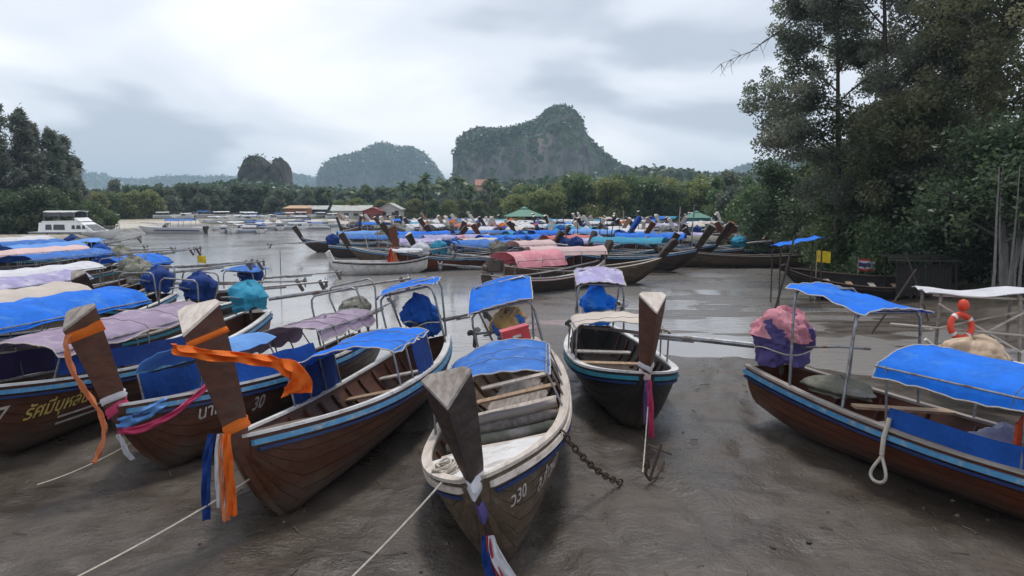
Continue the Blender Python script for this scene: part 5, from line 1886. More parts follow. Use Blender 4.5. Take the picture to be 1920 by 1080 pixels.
# ------------------------------------------------------------------ hills, karst rocks and their forest
def hill_material(name, rock1, rock2, green1, green2, k0, k1, streak=.05):
    """bare limestone where steep, plants where the slope holds soil"""
    m = bpy.data.materials.new(name)
    m.use_nodes = True
    N, Lk = m.node_tree.nodes, m.node_tree.links
    bs = N['Principled BSDF']
    bs.inputs['Roughness'].default_value = .9
    bs.inputs['Specular IOR Level'].default_value = .1
    geo = N.new('ShaderNodeNewGeometry')
    sep = N.new('ShaderNodeSeparateXYZ'); Lk.new(geo.outputs['Normal'], sep.inputs[0])
    mp = N.new('ShaderNodeMapping'); mp.inputs['Scale'].default_value = (1, 1, .22)
    Lk.new(geo.outputs['Position'], mp.inputs['Vector'])

    def noise(sc_, vec, det=6):
        n = N.new('ShaderNodeTexNoise'); n.inputs['Scale'].default_value = sc_; n.inputs['Detail'].default_value = det
        n.inputs['Roughness'].default_value = .65
        Lk.new(vec, n.inputs['Vector'])
        return n.outputs['Fac']

    def rng(s, a, b):
        r = N.new('ShaderNodeMapRange'); r.inputs['From Min'].default_value = a; r.inputs['From Max'].default_value = b
        Lk.new(s, r.inputs['Value']); return r.outputs[0]

    def mix(f, a, b):
        x = N.new('ShaderNodeMix'); x.data_type = 'RGBA'; Lk.new(f, x.inputs[0])
        for i, c in ((6, a), (7, b)):
            if isinstance(c, tuple):
                x.inputs[i].default_value = (*c, 1)
            else:
                Lk.new(c, x.inputs[i])
        return x.outputs[2]
    st = noise(streak, mp.outputs[0])
    st2 = noise(streak * .35, mp.outputs[0], 4)
    rock = mix(rng(st, .38, .62), rock1, rock2)
    rock = mix(rng(st2, .48, .66), rock, (rock1[0] * 1.7, rock1[1] * 1.5, rock1[2] * 1.42))
    gn = noise(streak * 2.2, geo.outputs['Position'])
    green = mix(rng(gn, .35, .65), green1, green2)
    nn = N.new('ShaderNodeMath'); nn.operation = 'MULTIPLY_ADD'
    Lk.new(noise(streak * 1.1, geo.outputs['Position']), nn.inputs[0]); nn.inputs[1].default_value = 1.5
    Lk.new(sep.outputs['Z'], nn.inputs[2])
    col = mix(rng(nn.outputs[0], k0, k1), rock, green)
    Lk.new(col, bs.inputs['Base Color'])
    bp = N.new('ShaderNodeBump'); bp.inputs['Distance'].default_value = 6.0; bp.inputs['Strength'].default_value = 1.0
    Lk.new(st, bp.inputs['Height']); Lk.new(bp.outputs[0], bs.inputs['Normal'])
    return m


def leaf_cloud(pts, size, rng_, aspect=.6, droop=0.0, nrm=None, jit=.3):
    """diamond-shaped leaves or sprays at pts; returns vertex and face arrays and a random value per leaf"""
    n = len(pts)
    a = rng_.normal(size=(n, 3))
    a /= np.linalg.norm(a, axis=1)[:, None] + 1e-9
    a[:, 2] = a[:, 2] * (1 - droop) - droop
    a /= np.linalg.norm(a, axis=1)[:, None] + 1e-9
    b = np.cross(a, rng_.normal(size=(n, 3)))
    b /= np.linalg.norm(b, axis=1)[:, None] + 1e-9
    s = size * (1 + jit * rng_.uniform(-1, 1, n))
    la, lb = a * s[:, None], b * (s * aspect * .5)[:, None]
    c = np.cross(a, b) * (s * .12)[:, None]
    v = np.stack([pts - la * .5, pts + lb + c - la * .05, pts + la * .5, pts - lb + c - la * .05], 1).reshape(-1, 3)
    f = np.arange(n * 4).reshape(n, 4)
    return v, f


def leaf_obj(name, pts, size, mat, parent=None, seed=0, aspect=.6, droop=0.0, jit=.3, tint=None):
    r_ = np.random.RandomState(seed)
    v, f = leaf_cloud(pts, size, r_, aspect, droop, jit=jit)
    me = np_mesh(name, v, f, smooth=False)
    t = r_.uniform(0, 1, len(pts)) if tint is None else np.clip(tint + r_.uniform(-.22, .22, len(pts)), 0, 1)
    fattr(me, 'tint', t, 'FACE')
    return link(name, me, mat, parent)


def leaf_material(name, c1, c2, c3, transl=.35, rough=.42):
    m = bpy.data.materials.new(name)
    m.use_nodes = True
    N, Lk = m.node_tree.nodes, m.node_tree.links
    bs = N['Principled BSDF']
    bs.inputs['Roughness'].default_value = rough
    bs.inputs['Specular IOR Level'].default_value = .5
    at_ = N.new('ShaderNodeAttribute'); at_.attribute_name = 'tint'
    rp = N.new('ShaderNodeValToRGB')
    e = rp.color_ramp.elements
    e[0].position = 0; e[0].color = (*c1, 1)
    e[1].position = 1; e[1].color = (*c3, 1)
    q = e.new(.5); q.color = (*c2, 1)
    Lk.new(at_.outputs['Fac'], rp.inputs['Fac'])
    oi = N.new('ShaderNodeObjectInfo')
    hs = N.new('ShaderNodeHueSaturation')
    for key, lo, hi in (('Hue', .485, .515), ('Value', .85, 1.15)):
        mr = N.new('ShaderNodeMapRange'); mr.inputs['To Min'].default_value = lo; mr.inputs['To Max'].default_value = hi
        Lk.new(oi.outputs['Random'], mr.inputs['Value']); Lk.new(mr.outputs[0], hs.inputs[key])
    Lk.new(rp.outputs[0], hs.inputs['Color'])
    Lk.new(hs.outputs[0], bs.inputs['Base Color'])
    tr = N.new('ShaderNodeBsdfTranslucent'); Lk.new(hs.outputs[0], tr.inputs['Color'])
    ms = N.new('ShaderNodeMixShader'); ms.inputs[0].default_value = transl
    Lk.new(bs.outputs[0], ms.inputs[1]); Lk.new(tr.outputs[0], ms.inputs[2])
    Lk.new(ms.outputs[0], N['Material Output'].inputs['Surface'])
    return m


L_DARK = leaf_material('leaf_dark', (0.050, 0.080, 0.040), (0.085, 0.125, 0.062), (0.140, 0.175, 0.095), .48)
L_GREY = leaf_material('leaf_greygreen', (0.105, 0.125, 0.088), (0.165, 0.188, 0.132), (0.26, 0.275, 0.205), .52)
L_OLIVE = leaf_material('leaf_olive', (0.125, 0.152, 0.046), (0.20, 0.225, 0.075), (0.285, 0.295, 0.12), .5)
L_MID = leaf_material('leaf_mid', (0.065, 0.108, 0.042), (0.105, 0.160, 0.062), (0.16, 0.215, 0.09), .46)
L_WARM = leaf_material('leaf_warm', (0.090, 0.104, 0.048), (0.145, 0.160, 0.078), (0.225, 0.228, 0.125), .52)
L_NEEDLE = leaf_material('leaf_needle', (0.10, 0.125, 0.10), (0.15, 0.175, 0.135), (0.21, 0.23, 0.18), .5)
L_FOREST = leaf_material('leaf_forest', (0.030, 0.055, 0.028), (0.052, 0.088, 0.042), (0.085, 0.125, 0.058), .2)


def mountain(name, prof, dist, depth, q, seed, mat, nx=200, nv=90, amp=6, fold=18, forest=4000, fsize=6.0, base=-3, steep=.42, lean=0.0):
    """a ridge whose crest follows prof (pixels of the skyline) at distance dist, with real depth front and back"""
    px = np.array([p[0] for p in prof], float); py = np.array([p[1] for p in prof], float)
    u = np.linspace(px[0], px[-1], nx)
    crest = np.interp(u, px, py)
    X_ = (u - 960) / F_PX * dist
    Zc = np.array([at(a, b, y=dist).z for a, b in zip(u, crest)])
    Zc = np.maximum(Zc - (fsize * .55 if forest > 100 else 0), base + .5)
    v = np.linspace(0, math.pi, nv)
    hmax = Zc.max()
    Dp = depth * (.35 + .65 * (Zc - base) / (hmax - base))
    cy = -np.cos(v)
    cz = np.sin(v) ** q
    cy = np.sign(cy) * np.abs(cy) ** .8
    XX = np.repeat(X_[:, None], nv, 1)
    YY = dist + Dp[:, None] * cy[None, :]
    ZZ = base + (Zc - base)[:, None] * cz[None, :]
    P = np.stack([XX, YY, ZZ], -1)
    n1 = fbm(P / np.array([fold, fold, fold * 3.5]), 5, seed)
    n2 = fbm(P / (fold * .45), 4, seed + 9)
    w = np.sin(v)[None, :] ** .15
    top = (cz[None, :] ** 3)
    P[..., 1] += amp * (n1 * 1.6 + n2 * .5) * w
    P[..., 0] += amp * .55 * fbm(P / np.array([fold, fold, fold * 2]), 4, seed + 20) * (1 - .95 * top)
    P[..., 2] += amp * (.35 * n2 + .18 * n1) * (1 - .9 * top) * w
    ii = np.arange(nx * nv).reshape(nx, nv)
    f = np.stack([ii[:-1, :-1], ii[1:, :-1], ii[1:, 1:], ii[:-1, 1:]], -1).reshape(-1, 4)
    me = np_mesh(name, P.reshape(-1, 3), f)
    o = link(name, me, mat)
    structure(o)
    if forest:
        r_ = np.random.RandomState(seed)
        nrm = np.zeros((len(me.polygons), 3), np.float32); me.polygons.foreach_get('normal', nrm.ravel()) if False else None
        buf = np.zeros(len(me.polygons) * 3, np.float32); me.polygons.foreach_get('normal', buf); nrm = buf.reshape(-1, 3)
        buf = np.zeros(len(me.polygons) * 3, np.float32); me.polygons.foreach_get('center', buf); cen = buf.reshape(-1, 3)
        ar = np.zeros(len(me.polygons), np.float32); me.polygons.foreach_get('area', ar)
        patch = fbm(cen / (fold * 1.6), 3, seed + 33)
        pr = ar * np.clip((np.abs(nrm[:, 2]) - steep) * 2.2 + .55 * patch, 0.0, 1) * (cen[:, 1] < dist + depth * .4)
        pr /= pr.sum()
        ids = r_.choice(len(pr), forest, p=pr)
        c = cen[ids] + r_.normal(size=(forest, 3)) * .6
        pts = []
        tint = []
        for k in range(7):
            pts.append(c + np.array([0, 0, fsize * .35]) + r_.normal(size=(forest, 3)) * fsize * np.array([.36, .36, .30]))
            tint.append(.5 + .4 * vnoise(c / 60.0, 3) + (.12 if k > 4 else 0))
        fo = leaf_obj('forest_cover', np.concatenate(pts), fsize * .62, L_FOREST, o, seed, aspect=.9, tint=np.concatenate(tint))
        fo['kind'] = 'stuff'
    return o


KARST = hill_material('karst_near', (0.22, 0.205, 0.19), (0.10, 0.105, 0.10), (0.040, 0.070, 0.034), (0.07, 0.105, 0.05), .88, 1.08, .06)
KARST_F = hill_material('karst_far', (0.16, 0.14, 0.125), (0.08, 0.08, 0.07), (0.030, 0.052, 0.026), (0.05, 0.072, 0.036), .70, 1.05, .02)
KARST_S = hill_material('karst_stack', (0.10, 0.09, 0.08), (0.05, 0.05, 0.045), (0.03, 0.045, 0.02), (0.045, 0.06, 0.03), 1.25, 1.55, .14)
HILLM = hill_material('hill_wood', (0.05, 0.06, 0.035), (0.04, 0.055, 0.03), (0.030, 0.050, 0.024), (0.05, 0.075, 0.034), .2, .5, .02)

mountain('karst_mountain', [(846, 372), (855, 325), (858, 285), (868, 264), (885, 252), (905, 247), (930, 247), (955, 246), (975, 241), (985, 236), (1000, 233), (1012, 226), (1025, 214), (1038, 208), (1052, 209), (1065, 217), (1076, 228), (1083, 242), (1088, 258), (1100, 272), (1118, 288), (1135, 300), (1150, 310), (1170, 318), (1188, 330), (1215, 345), (1240, 362)],
         900, 130, .36, 4, KARST, nx=230, nv=120, amp=9, fold=20, forest=5200, fsize=4.2, steep=.46)
mountain('karst_mountain', [(600, 372), (614, 345), (623, 325), (636, 305), (653, 297), (678, 292), (698, 288), (710, 279), (724, 273), (736, 275), (748, 283), (760, 281), (776, 280), (792, 288), (808, 305), (822, 325), (834, 345), (844, 372)],
         2000, 210, .42, 8, KARST_F, nx=170, nv=80, amp=13, fold=60, forest=3800, fsize=11, steep=.15)
mountain('rock_stack', [(458, 372), (465, 340), (465, 312), (472, 299), (483, 292), (494, 293), (503, 301), (509, 312), (516, 313), (521, 303), (525, 297), (533, 297), (539, 305), (542, 325), (547, 345), (555, 372)],
         420, 14, .30, 12, KARST_S, nx=120, nv=70, amp=1.7, fold=3.6, forest=50, fsize=1.3, base=-1, steep=.45)
mountain('far_hills', [(60, 372), (120, 345), (165, 328), (178, 325), (200, 336), (232, 340), (260, 338), (292, 342), (318, 338), (345, 334), (370, 333), (400, 336), (440, 334), (470, 336), (520, 334), (545, 328), (570, 330), (590, 337), (640, 345), (720, 356), (860, 358), (960, 372)],
         3000, 420, .75, 15, HILLM, nx=200, nv=46, amp=22, fold=120, forest=5500, fsize=17, steep=.0)
mountain('far_hills', [(1120, 372), (1180, 335), (1230, 330), (1300, 330), (1345, 326), (1372, 324), (1390, 314), (1415, 306), (1440, 304), (1480, 305), (1540, 312), (1640, 325), (1760, 345), (1840, 372)],
         2200, 320, .75, 19, HILLM, nx=170, nv=46, amp=16, fold=90, forest=3500, fsize=13, steep=.0)
mountain('wooded_ridge', [(1100, 380), (1150, 345), (1172, 330), (1195, 324), (1225, 325), (1245, 329), (1262, 326), (1278, 331), (1300, 338), (1320, 334), (1345, 336), (1380, 334), (1420, 338), (1480, 352), (1560, 372)],
         480, 70, .8, 22, HILLM, nx=120, nv=40, amp=3, fold=22, forest=3200, fsize=5.0, steep=.0)
mountain('wooded_ridge', [(130, 384), (170, 372), (230, 368), (300, 364), (360, 362), (420, 352), (470, 348), (520, 352), (570, 360), (620, 362), (700, 366), (780, 364), (860, 358), (930, 352), (1000, 348), (1060, 342), (1110, 340), (1160, 350), (1210, 372)],
         400, 50, .8, 26, HILLM, nx=180, nv=36, amp=2.2, fold=18, forest=5200, fsize=4.2, steep=.0)
# ------------------------------------------------------------------ trees
BARK = M('bark_brown', (0.085, 0.070, 0.058), (0.045, 0.038, 0.032), 6, rough=.9, stretch=(3, 3, .6), bump=.02, bscale=10)
BARK_G = M('bark_grey', (0.23, 0.215, 0.20), (0.13, 0.12, 0.11), 6, rough=.9, stretch=(3, 3, .5), bump=.01, bscale=12)


def limb(mb, a, d, length, r0, r1, rnd, n=5, wob=.12, grav=0.0):
    pts, rs = [Vector(a)], [r0]
    d = Vector(d).normalized()
    for i in range(n):
        d = (d + Vector((rnd.uniform(-wob, wob), rnd.uniform(-wob, wob), rnd.uniform(-wob, wob) - grav))).normalized()
        pts.append(pts[-1] + d * length / n)
        rs.append(r0 + (r1 - r0) * (i + 1) / n)
    mb.tube(pts, rs, 6, cap=True)
    return pts, d


def broad_tree(name, h, spread, seed, leafmat, bark, nleaf=12000, leaf=.24, trunk_r=.22, first=.25, clump=1.3, limbs=9, subs=4, grav=.02, droop=.35, dens=1.0, stems=1, gap=0.0, xbias=0.0, flat=.8, low=1.0):
    """tapered trunk with limbs; leaf clumps of different sizes round the limb ends"""
    rnd = random.Random(seed)
    r_ = np.random.RandomState(seed)
    root = empty(name)
    mb = MB()
    cl = []
    for s in range(stems):
        lean = Vector((rnd.uniform(-.12, .12) + (.18 * (s - (stems - 1) / 2) if stems > 1 else 0), rnd.uniform(-.1, .1), 1))
        tp, d = limb(mb, (rnd.uniform(-.3, .3) * (stems > 1), rnd.uniform(-.3, .3) * (stems > 1), -.3), lean, h * .9, trunk_r, trunk_r * .18, rnd, 9, .05)
        for k in range(limbs):
            u = first + (1 - first) * (k + rnd.random() * .6) / limbs
            i = min(int(u * 9), 8)
            p = tp[i].lerp(tp[i + 1], u * 9 - i)
            ang = rnd.uniform(0, 6.283) if rnd.random() > xbias else math.pi + rnd.uniform(-1.0, 1.0)
            ln = spread * (1.05 - .62 * max(0, u - first) / (1 - first)) * rnd.uniform(.65, 1.1)
            up = rnd.uniform(.05, .55) + .5 * u
            lp_, ld = limb(mb, p, (math.cos(ang), math.sin(ang), up), ln, trunk_r * .42 * (1 - .6 * u), .025, rnd, 5, .18, grav)
            cl.append((lp_[-1], clump * rnd.uniform(.7, 1.25)))
            cl.append((lp_[3], clump * rnd.uniform(.6, 1.0)))
            for q in range(subs):
                b0 = lp_[rnd.randrange(2, 5)]
                a2 = ang + rnd.uniform(-1.3, 1.3)
                l2, _ = limb(mb, b0, (math.cos(a2), math.sin(a2), rnd.uniform(-.3, .7)), ln * rnd.uniform(.3, .55), .03, .01, rnd, 3, .2, grav)
                cl.append((l2[-1], clump * rnd.uniform(.45, .9)))
    part('trunk', mb, bark, root, 60)
    cl = [c for c in cl if rnd.random() > gap]
    w = np.array([c[1] ** 2.2 for c in cl]); w /= w.sum()
    ids = r_.choice(len(cl), nleaf, p=w)
    C = np.array([tuple(c[0]) for c in cl])[ids]
    Rr = np.array([c[1] for c in cl])[ids]
    g = r_.normal(size=(nleaf, 3))
    g /= np.linalg.norm(g, axis=1)[:, None]
    rad = Rr * r_.uniform(0, 1, nleaf) ** .45
    pts = C + g * rad[:, None] * np.array([1, 1, flat])
    tone = np.array([rnd.uniform(.2, .8) for _ in cl])[ids]
    leaf_obj('crown', pts, leaf, leafmat, root, seed, aspect=.55, droop=droop, tint=tone)
    return root


def casuarina(name, h, seed, leafmat=None, spread=2.6):
    """tall feathery tree: upright trunk, ascending whips, drooping needle sprays"""
    rnd = random.Random(seed); r_ = np.random.RandomState(seed)
    root = empty(name)
    mb = MB()
    tp, _ = limb(mb, (0, 0, -.3), (rnd.uniform(-.05, .05), 0, 1), h, .26, .03, rnd, 10, .03)
    P = []
    T = []
    for k in range(64):
        u = .16 + .84 * k / 64
        i = min(int(u * 10), 9)
        p = tp[i].lerp(tp[i + 1], u * 10 - i)
        ang = rnd.uniform(0, 6.283)
        ln = spread * (1.15 - u) ** .7 * rnd.uniform(.55, 1.15)
        lp_, _ = limb(mb, p, (math.cos(ang), math.sin(ang), .75), ln, .05 * (1.2 - u), .008, rnd, 4, .16, .03)
        tn = rnd.uniform(.15, .85)
        for q in range(60):
            t = rnd.uniform(.25, 1.0) * 4
            j = min(int(t), 3)
            c = lp_[j].lerp(lp_[j + 1], t - j)
            P.append((c.x + rnd.gauss(0, .24), c.y + rnd.gauss(0, .24), c.z + rnd.gauss(-.12, .34)))
            T.append(tn)
    part('trunk', mb, BARK, root, 60)
    leaf_obj('crown', np.array(P), .95, leafmat or L_NEEDLE, root, seed, aspect=.20, droop=.5, tint=np.array(T))
    return root


def palm(name, h, seed):
    rnd = random.Random(seed)
    root = empty(name)
    mb = MB()
    tp, d = limb(mb, (0, 0, -.3), (rnd.uniform(-.12, .12), rnd.uniform(-.1, .1), 1), h, .19, .11, rnd, 8, .04)
    part('trunk', mb, BARK_G, root, 60)
    V, F_, T = [], [], []
    for k in range(22):
        ang = k * 2.399 + rnd.uniform(-.2, .2)
        el = rnd.uniform(-.25, 1.2)
        dv = Vector((math.cos(ang) * math.cos(el), math.sin(ang) * math.cos(el), math.sin(el)))
        p = tp[-1].copy()
        ln = rnd.uniform(2.3, 3.1)
        tn = rnd.uniform(.1, .9)
        for i in range(11):
            dv = (dv + Vector((0, 0, -.115))).normalized()
            p2 = p + dv * ln / 11
            side = dv.cross(Vector((0, 0, 1)))
            if side.length < .01:
                side = Vector((1, 0, 0))
            side.normalize()
            w = .78 * math.sin(math.pi * (i + 1.2) / 12.5) + .06
            for s in (1, -1):
                for e_ in (0, .5):
                    b0 = p.lerp(p2, e_)
                    tip = b0 + side * s * w + dv * .28 - Vector((0, 0, .32 * w))
                    n0 = len(V)
                    V += [b0, b0 + dv * .12, tip, b0 + side * s * w * .5 - dv * .01 - Vector((0, 0, .06))]
                    F_.append((n0, n0 + 1, n0 + 2, n0 + 3)); T.append(tn)
            p = p2
    me = np_mesh('crown', np.array([tuple(q) for q in V]), np.array(F_), smooth=False)
    fattr(me, 'tint', np.clip(np.array(T), 0, 1), 'FACE')
    link('crown', me, L_MID, root)
    return root


def place(o, px, y, label, cat='tree', group=None, rz=0.0, sc=1.0, x=None, zoff=0.0):
    X_ = x if x is not None else (px - 960) / F_PX * y
    o.location = (X_, y, gz(X_, y) + zoff - .05)
    o.rotation_euler = (0, 0, rz)
    o.scale = (sc, sc, sc)
    return tag(o, label, cat, group)


# big trees of the right bank
GR = 'big trees on the right bank'
T = lambda *a, **k: broad_tree(*a, **k)
tall = place(T('bank_tree', 20, 5.6, 101, L_GREY, BARK, nleaf=52000, leaf=.18, clump=.95, limbs=24, subs=8, first=.25, droop=.55, gap=.08, xbias=.4), 1565, 46, 'tall grey-green tree with drooping sprays against the sky, leftmost of the big bank trees', group=GR)
place(T('bank_tree', 23, 5.8, 102, L_GREY, BARK, nleaf=46000, leaf=.19, clump=1.05, limbs=22, subs=7, first=.24, droop=.5, gap=.05), 1660, 43, 'tall tree with dark upright trunk showing high in its crown, right bank', group=GR)
place(T('bank_tree', 22, 6.4, 103, L_WARM, BARK, nleaf=42000, leaf=.20, clump=1.2, limbs=17, subs=7, first=.18, droop=.45), 1800, 40, 'tall warm-green leafy tree filling the upper right of the photograph', group=GR)
place(T('bank_tree', 20, 6.0, 104, L_WARM, BARK_G, nleaf=36000, leaf=.19, clump=1.15, limbs=15, subs=7, first=.25, droop=.45), 1925, 36, 'tall tree with pale slender trunk at the right edge', group=GR)
place(T('bank_tree', 17, 6.0, 105, L_GREY, BARK, nleaf=36000, leaf=.22, clump=1.3, limbs=15, subs=6, first=.12), 1735, 50, 'dense tree standing behind the boarded shelter', group=GR)
place(T('bank_tree', 13, 5.0, 106, L_GREY, BARK, nleaf=32000, leaf=.22, clump=1.2, limbs=14, subs=6, first=.10, droop=.4), 1620, 53, 'middle-height bushy tree in front of the tall ones, right bank', group=GR)
place(T('bank_tree', 15, 5.5, 107, L_WARM, BARK, nleaf=32000, leaf=.21, clump=1.2, limbs=15, subs=6, first=.08, droop=.4), 1880, 45, 'broad bushy tree behind the bare stems at the right edge', group=GR)
tw = MB()
rnd = random.Random(9)
pa, pb = at(1500, 20, y=45.5), at(1352, 118, y=44.5)
main_ = [pa.lerp(pb, i / 8) + Vector((0, 0, -.9 * (i / 8) * (1 - i / 8) * 2 + .05 * math.sin(i * 2.2))) - tall.location for i in range(9)]
tw.tube(main_, [.05 - .005 * i for i in range(9)], 6)
for i in range(3, 9):
    for q in range(3):
        limb(tw, main_[i], (rnd.uniform(-1, .2), rnd.uniform(-.4, .4), rnd.uniform(-.9, .5)), rnd.uniform(.4, 1.1), .018, .006, rnd, 4, .25, .05)
part('bare_branch', tw, BARK, tall, 60)
GMAN = 'mangroves at the foot of the right bank'
place(T('mangrove', 8.0, 3.6, 111, L_DARK, BARK, nleaf=15000, leaf=.26, clump=1.3, limbs=12, subs=4, first=.06, stems=2), 1475, 60, 'round green mangrove at the left end of the right bank', group=GMAN)
place(T('mangrove', 8.5, 3.8, 112, L_DARK, BARK, nleaf=16000, leaf=.26, clump=1.3, limbs=12, subs=4, first=.06, stems=2), 1550, 55, 'second mangrove from the left along the right bank', group=GMAN)
place(T('mangrove', 7.5, 3.6, 113, L_MID, BARK, nleaf=15000, leaf=.25, clump=1.2, limbs=12, subs=4, first=.08, stems=2), 1610, 49, 'mangrove behind the striped flag', group=GMAN)
place(T('mangrove', 7.5, 3.4, 114, L_DARK, BARK, nleaf=15000, leaf=.24, clump=1.2, limbs=12, subs=4, first=.12, stems=3), 1690, 43, 'mangrove with several dark stems behind the weathered black hull', group=GMAN)
place(T('mangrove', 7.0, 3.4, 115, L_DARK, BARK_G, nleaf=14000, leaf=.24, clump=1.2, limbs=12, subs=4, first=.35, stems=3), 1890, 33, 'mangrove with pale slender stems at the right edge', group=GMAN)
place(T('mangrove', 6.0, 3.4, 116, L_MID, BARK, nleaf=13000, leaf=.28, clump=1.2, limbs=10, subs=4, first=.06, stems=2), 1420, 72, 'small mangrove beside the far green kiosk', group=GMAN)
place(T('mangrove', 9.0, 3.8, 117, L_DARK, BARK, nleaf=16000, leaf=.25, clump=1.35, limbs=12, subs=4, first=.15, stems=2), 1800, 46, 'mangrove filling the gap behind the boarded shelter', group=GMAN)
for k, (px, y, hh, mt) in enumerate(((1655, 39, 3.2, L_MID), (1700, 37.5, 3.0, L_DARK), (1765, 38, 3.4, L_MID), (1830, 36.5, 3.2, L_DARK), (1905, 34.5, 3.4, L_DARK), (1590, 46, 3.0, L_MID), (1520, 55, 3.0, L_DARK))):
    o = broad_tree('undergrowth_bush', hh, 2.2, 150 + k, mt, BARK, nleaf=7000, leaf=.22, clump=.85, limbs=9, subs=4, first=.03, stems=3)
    place(o, px, y, ('green bush left of the boarded shelter', 'dark bush close behind the boarded shelter', 'green bush over the shelter roof', 'dark bush right of the boarded shelter', 'dark bush at the right edge behind the bare stems', 'green bush behind the yellow flag', 'dark bush behind the empty brown hull')[k], 'shrub', 'undergrowth on the right bank')
# pale stems in front
for k, (px, y, hh, ln) in enumerate(((1868, 30, 5.5, .0), (1885, 31, 5.5, -.25), (1893, 30.5, 5.5, .3), (1908, 31.5, 5.2, .02), (1918, 30, 5.5, -.1))):
    rnd = random.Random(k + 5)
    mb = MB()
    limb(mb, (0, 0, -.3), (ln * .35, .02, 1), hh, .07, .02, rnd, 7, .04)
    o = part('bare_stem', mb, BARK_G, None, 60)
    place(o, px, y, ('straight pale stem, leftmost of the bare stems at the right edge', 'pale stem leaning left among the bare stems at the right edge', 'pale stem leaning right, crossing its neighbour at the right edge',
                     'thin upright stem second from the right edge', 'outermost pale stem at the right edge')[k], 'tree stem', 'bare stems at the right edge')

# casuarinas at the left
for k, (px, y, hh) in enumerate(((-30, 102, 18), (14, 100, 18.2), (36, 107, 16.5), (60, 104, 15.5), (85, 108, 14.8), (108, 110, 14.0), (130, 114, 13.6), (-8, 114, 17), (150, 120, 10.5))):
    o = casuarina('casuarina', hh, 200 + k, spread=3.7 - .1 * k)
    place(o, px, y, ('feathery casuarina at the very left edge', 'tallest casuarina of the left grove', 'casuarina just right of the tallest one', 'casuarina in the middle of the left grove', 'casuarina with pointed top in the left grove',
                     'casuarina second from the right end of the left grove', 'casuarina at the right end of the left grove with a ragged top', 'casuarina behind the tallest one', 'short casuarina fading out the left grove')[k], group='casuarinas on the left beach')
for k, (px, y, hh) in enumerate(((-20, 98, 5.5), (25, 98, 5.2), (60, 99, 5.5), (95, 101, 5.0), (130, 106, 5.2), (172, 112, 3.6))):
    o = broad_tree('shrub', hh, 3.4, 230 + k, L_DARK if k < 5 else L_MID, BARK, nleaf=6500, leaf=.42, clump=1.3, limbs=9, subs=3, first=.05, stems=2)
    place(o, px, y, ('dark shrub at the left edge under the casuarinas', 'dark shrub under the tallest casuarina', 'dark shrub left of the cabin cruiser', 'dark shrub behind the cabin cruiser\'s flybridge', 'dark shrub right of the flybridge', 'rounded grey-green bush at the end of the left grove')[k], 'shrub', 'shrubs under the casuarinas')

# trees of the far shore, copied from a few kinds
kinds = [('round_tree', [broad_tree('round_tree', 9, 3.6, 300 + k, (L_MID, L_DARK, L_GREY)[k], BARK, nleaf=5200, leaf=.62, clump=1.6, limbs=11, subs=3, first=.12, stems=1) for k in range(3)]),
         ('mangrove', [broad_tree('mangrove', 7, 3.6, 320 + k, (L_OLIVE, L_OLIVE, L_MID)[k], BARK, nleaf=5200, leaf=.55, clump=1.4, limbs=11, subs=3, first=.04, stems=2) for k in range(3)]),
         ('coconut_palm', [palm('coconut_palm', (9.5, 8.5, 10.5)[k], 340 + k) for k in range(3)])]
first_use = {}


def far_tree(kind, var, px, y, sc, label, group):
    src = kinds[kind][1][var]
    if (kind, var) in first_use:
        o = copy_tree(src)
    else:
        o = src
        first_use[(kind, var)] = 1
    rnd = random.Random(int(px * 7 + y))
    place(o, px, y, label, 'palm tree' if kind == 2 else 'tree', group, rnd.uniform(0, 6.28), sc)


rnd = random.Random(404)
GF = 'trees along the far shore'
for k in range(46):                      # dark wood behind
    px = 150 + 1330 * (k + rnd.random() * .8) / 46
    y = rnd.uniform(215, 270)
    far_tree(0, k % 3, px, y, rnd.uniform(.8, 1.15), 'leafy tree in the wood behind ' + ('the sandy beach' if px < 285 else 'the speedboats left of the rock stack' if px < 440 else 'the brick house' if px < 620 else 'the grey-roofed shed' if px < 720 else 'the coconut palms' if px < 930 else 'the green pavilion' if px < 1050 else 'the olive mangrove belt' if px < 1270 else 'the green kiosk'), GF)
for k in range(13):                      # the grove under the rock stack
    px = 425 + 120 * (k + rnd.random()) / 13
    far_tree(0, (1, 2, 1)[k % 3], px, rnd.uniform(195, 225), rnd.uniform(.72, .98), 'dark tree in the grove below the rock stack', 'trees below the rock stack')
for k in range(9):
    px = 285 + 135 * (k + rnd.random()) / 9
    far_tree(0, (1, 1, 2)[k % 3], px, rnd.uniform(190, 210), rnd.uniform(.75, 1.0), 'dark tree on the far beach left of the rock stack', 'trees on the far beach')
for k in range(8):
    px = 180 + 110 * (k + rnd.random()) / 8
    far_tree(1, k % 3, px, rnd.uniform(165, 185), rnd.uniform(.7, .95), 'light green bush behind the sandy beach', 'bushes behind the sandy beach')
for k in range(26):                      # olive mangrove belt right of the pavilion
    px = 960 + 380 * (k + rnd.random() * .8) / 26
    y = rnd.uniform(140, 176)
    far_tree(1, k % 3, px, y, rnd.uniform(.95, 1.35) * (1.0 if px > 1050 else .8), 'olive-green mangrove of the far belt, ' + ('beside the green pavilion' if px < 1030 else 'just right of the pavilion' if px < 1100 else 'in the middle of the belt' if px < 1180 else 'right part of the belt' if px < 1260 else 'next to the green kiosk'), 'mangroves behind the packed boats')
for k in range(8):
    px = 1345 + 90 * (k + rnd.random()) / 8
    far_tree(1 if k % 2 else 0, k % 3, px, rnd.uniform(115, 150), rnd.uniform(.8, 1.0), ('leafy tree' if k % 2 == 0 else 'olive mangrove') + (' left of' if px < 1390 else ' right of') + ' the gap beside the green kiosk', 'trees near the green kiosk')
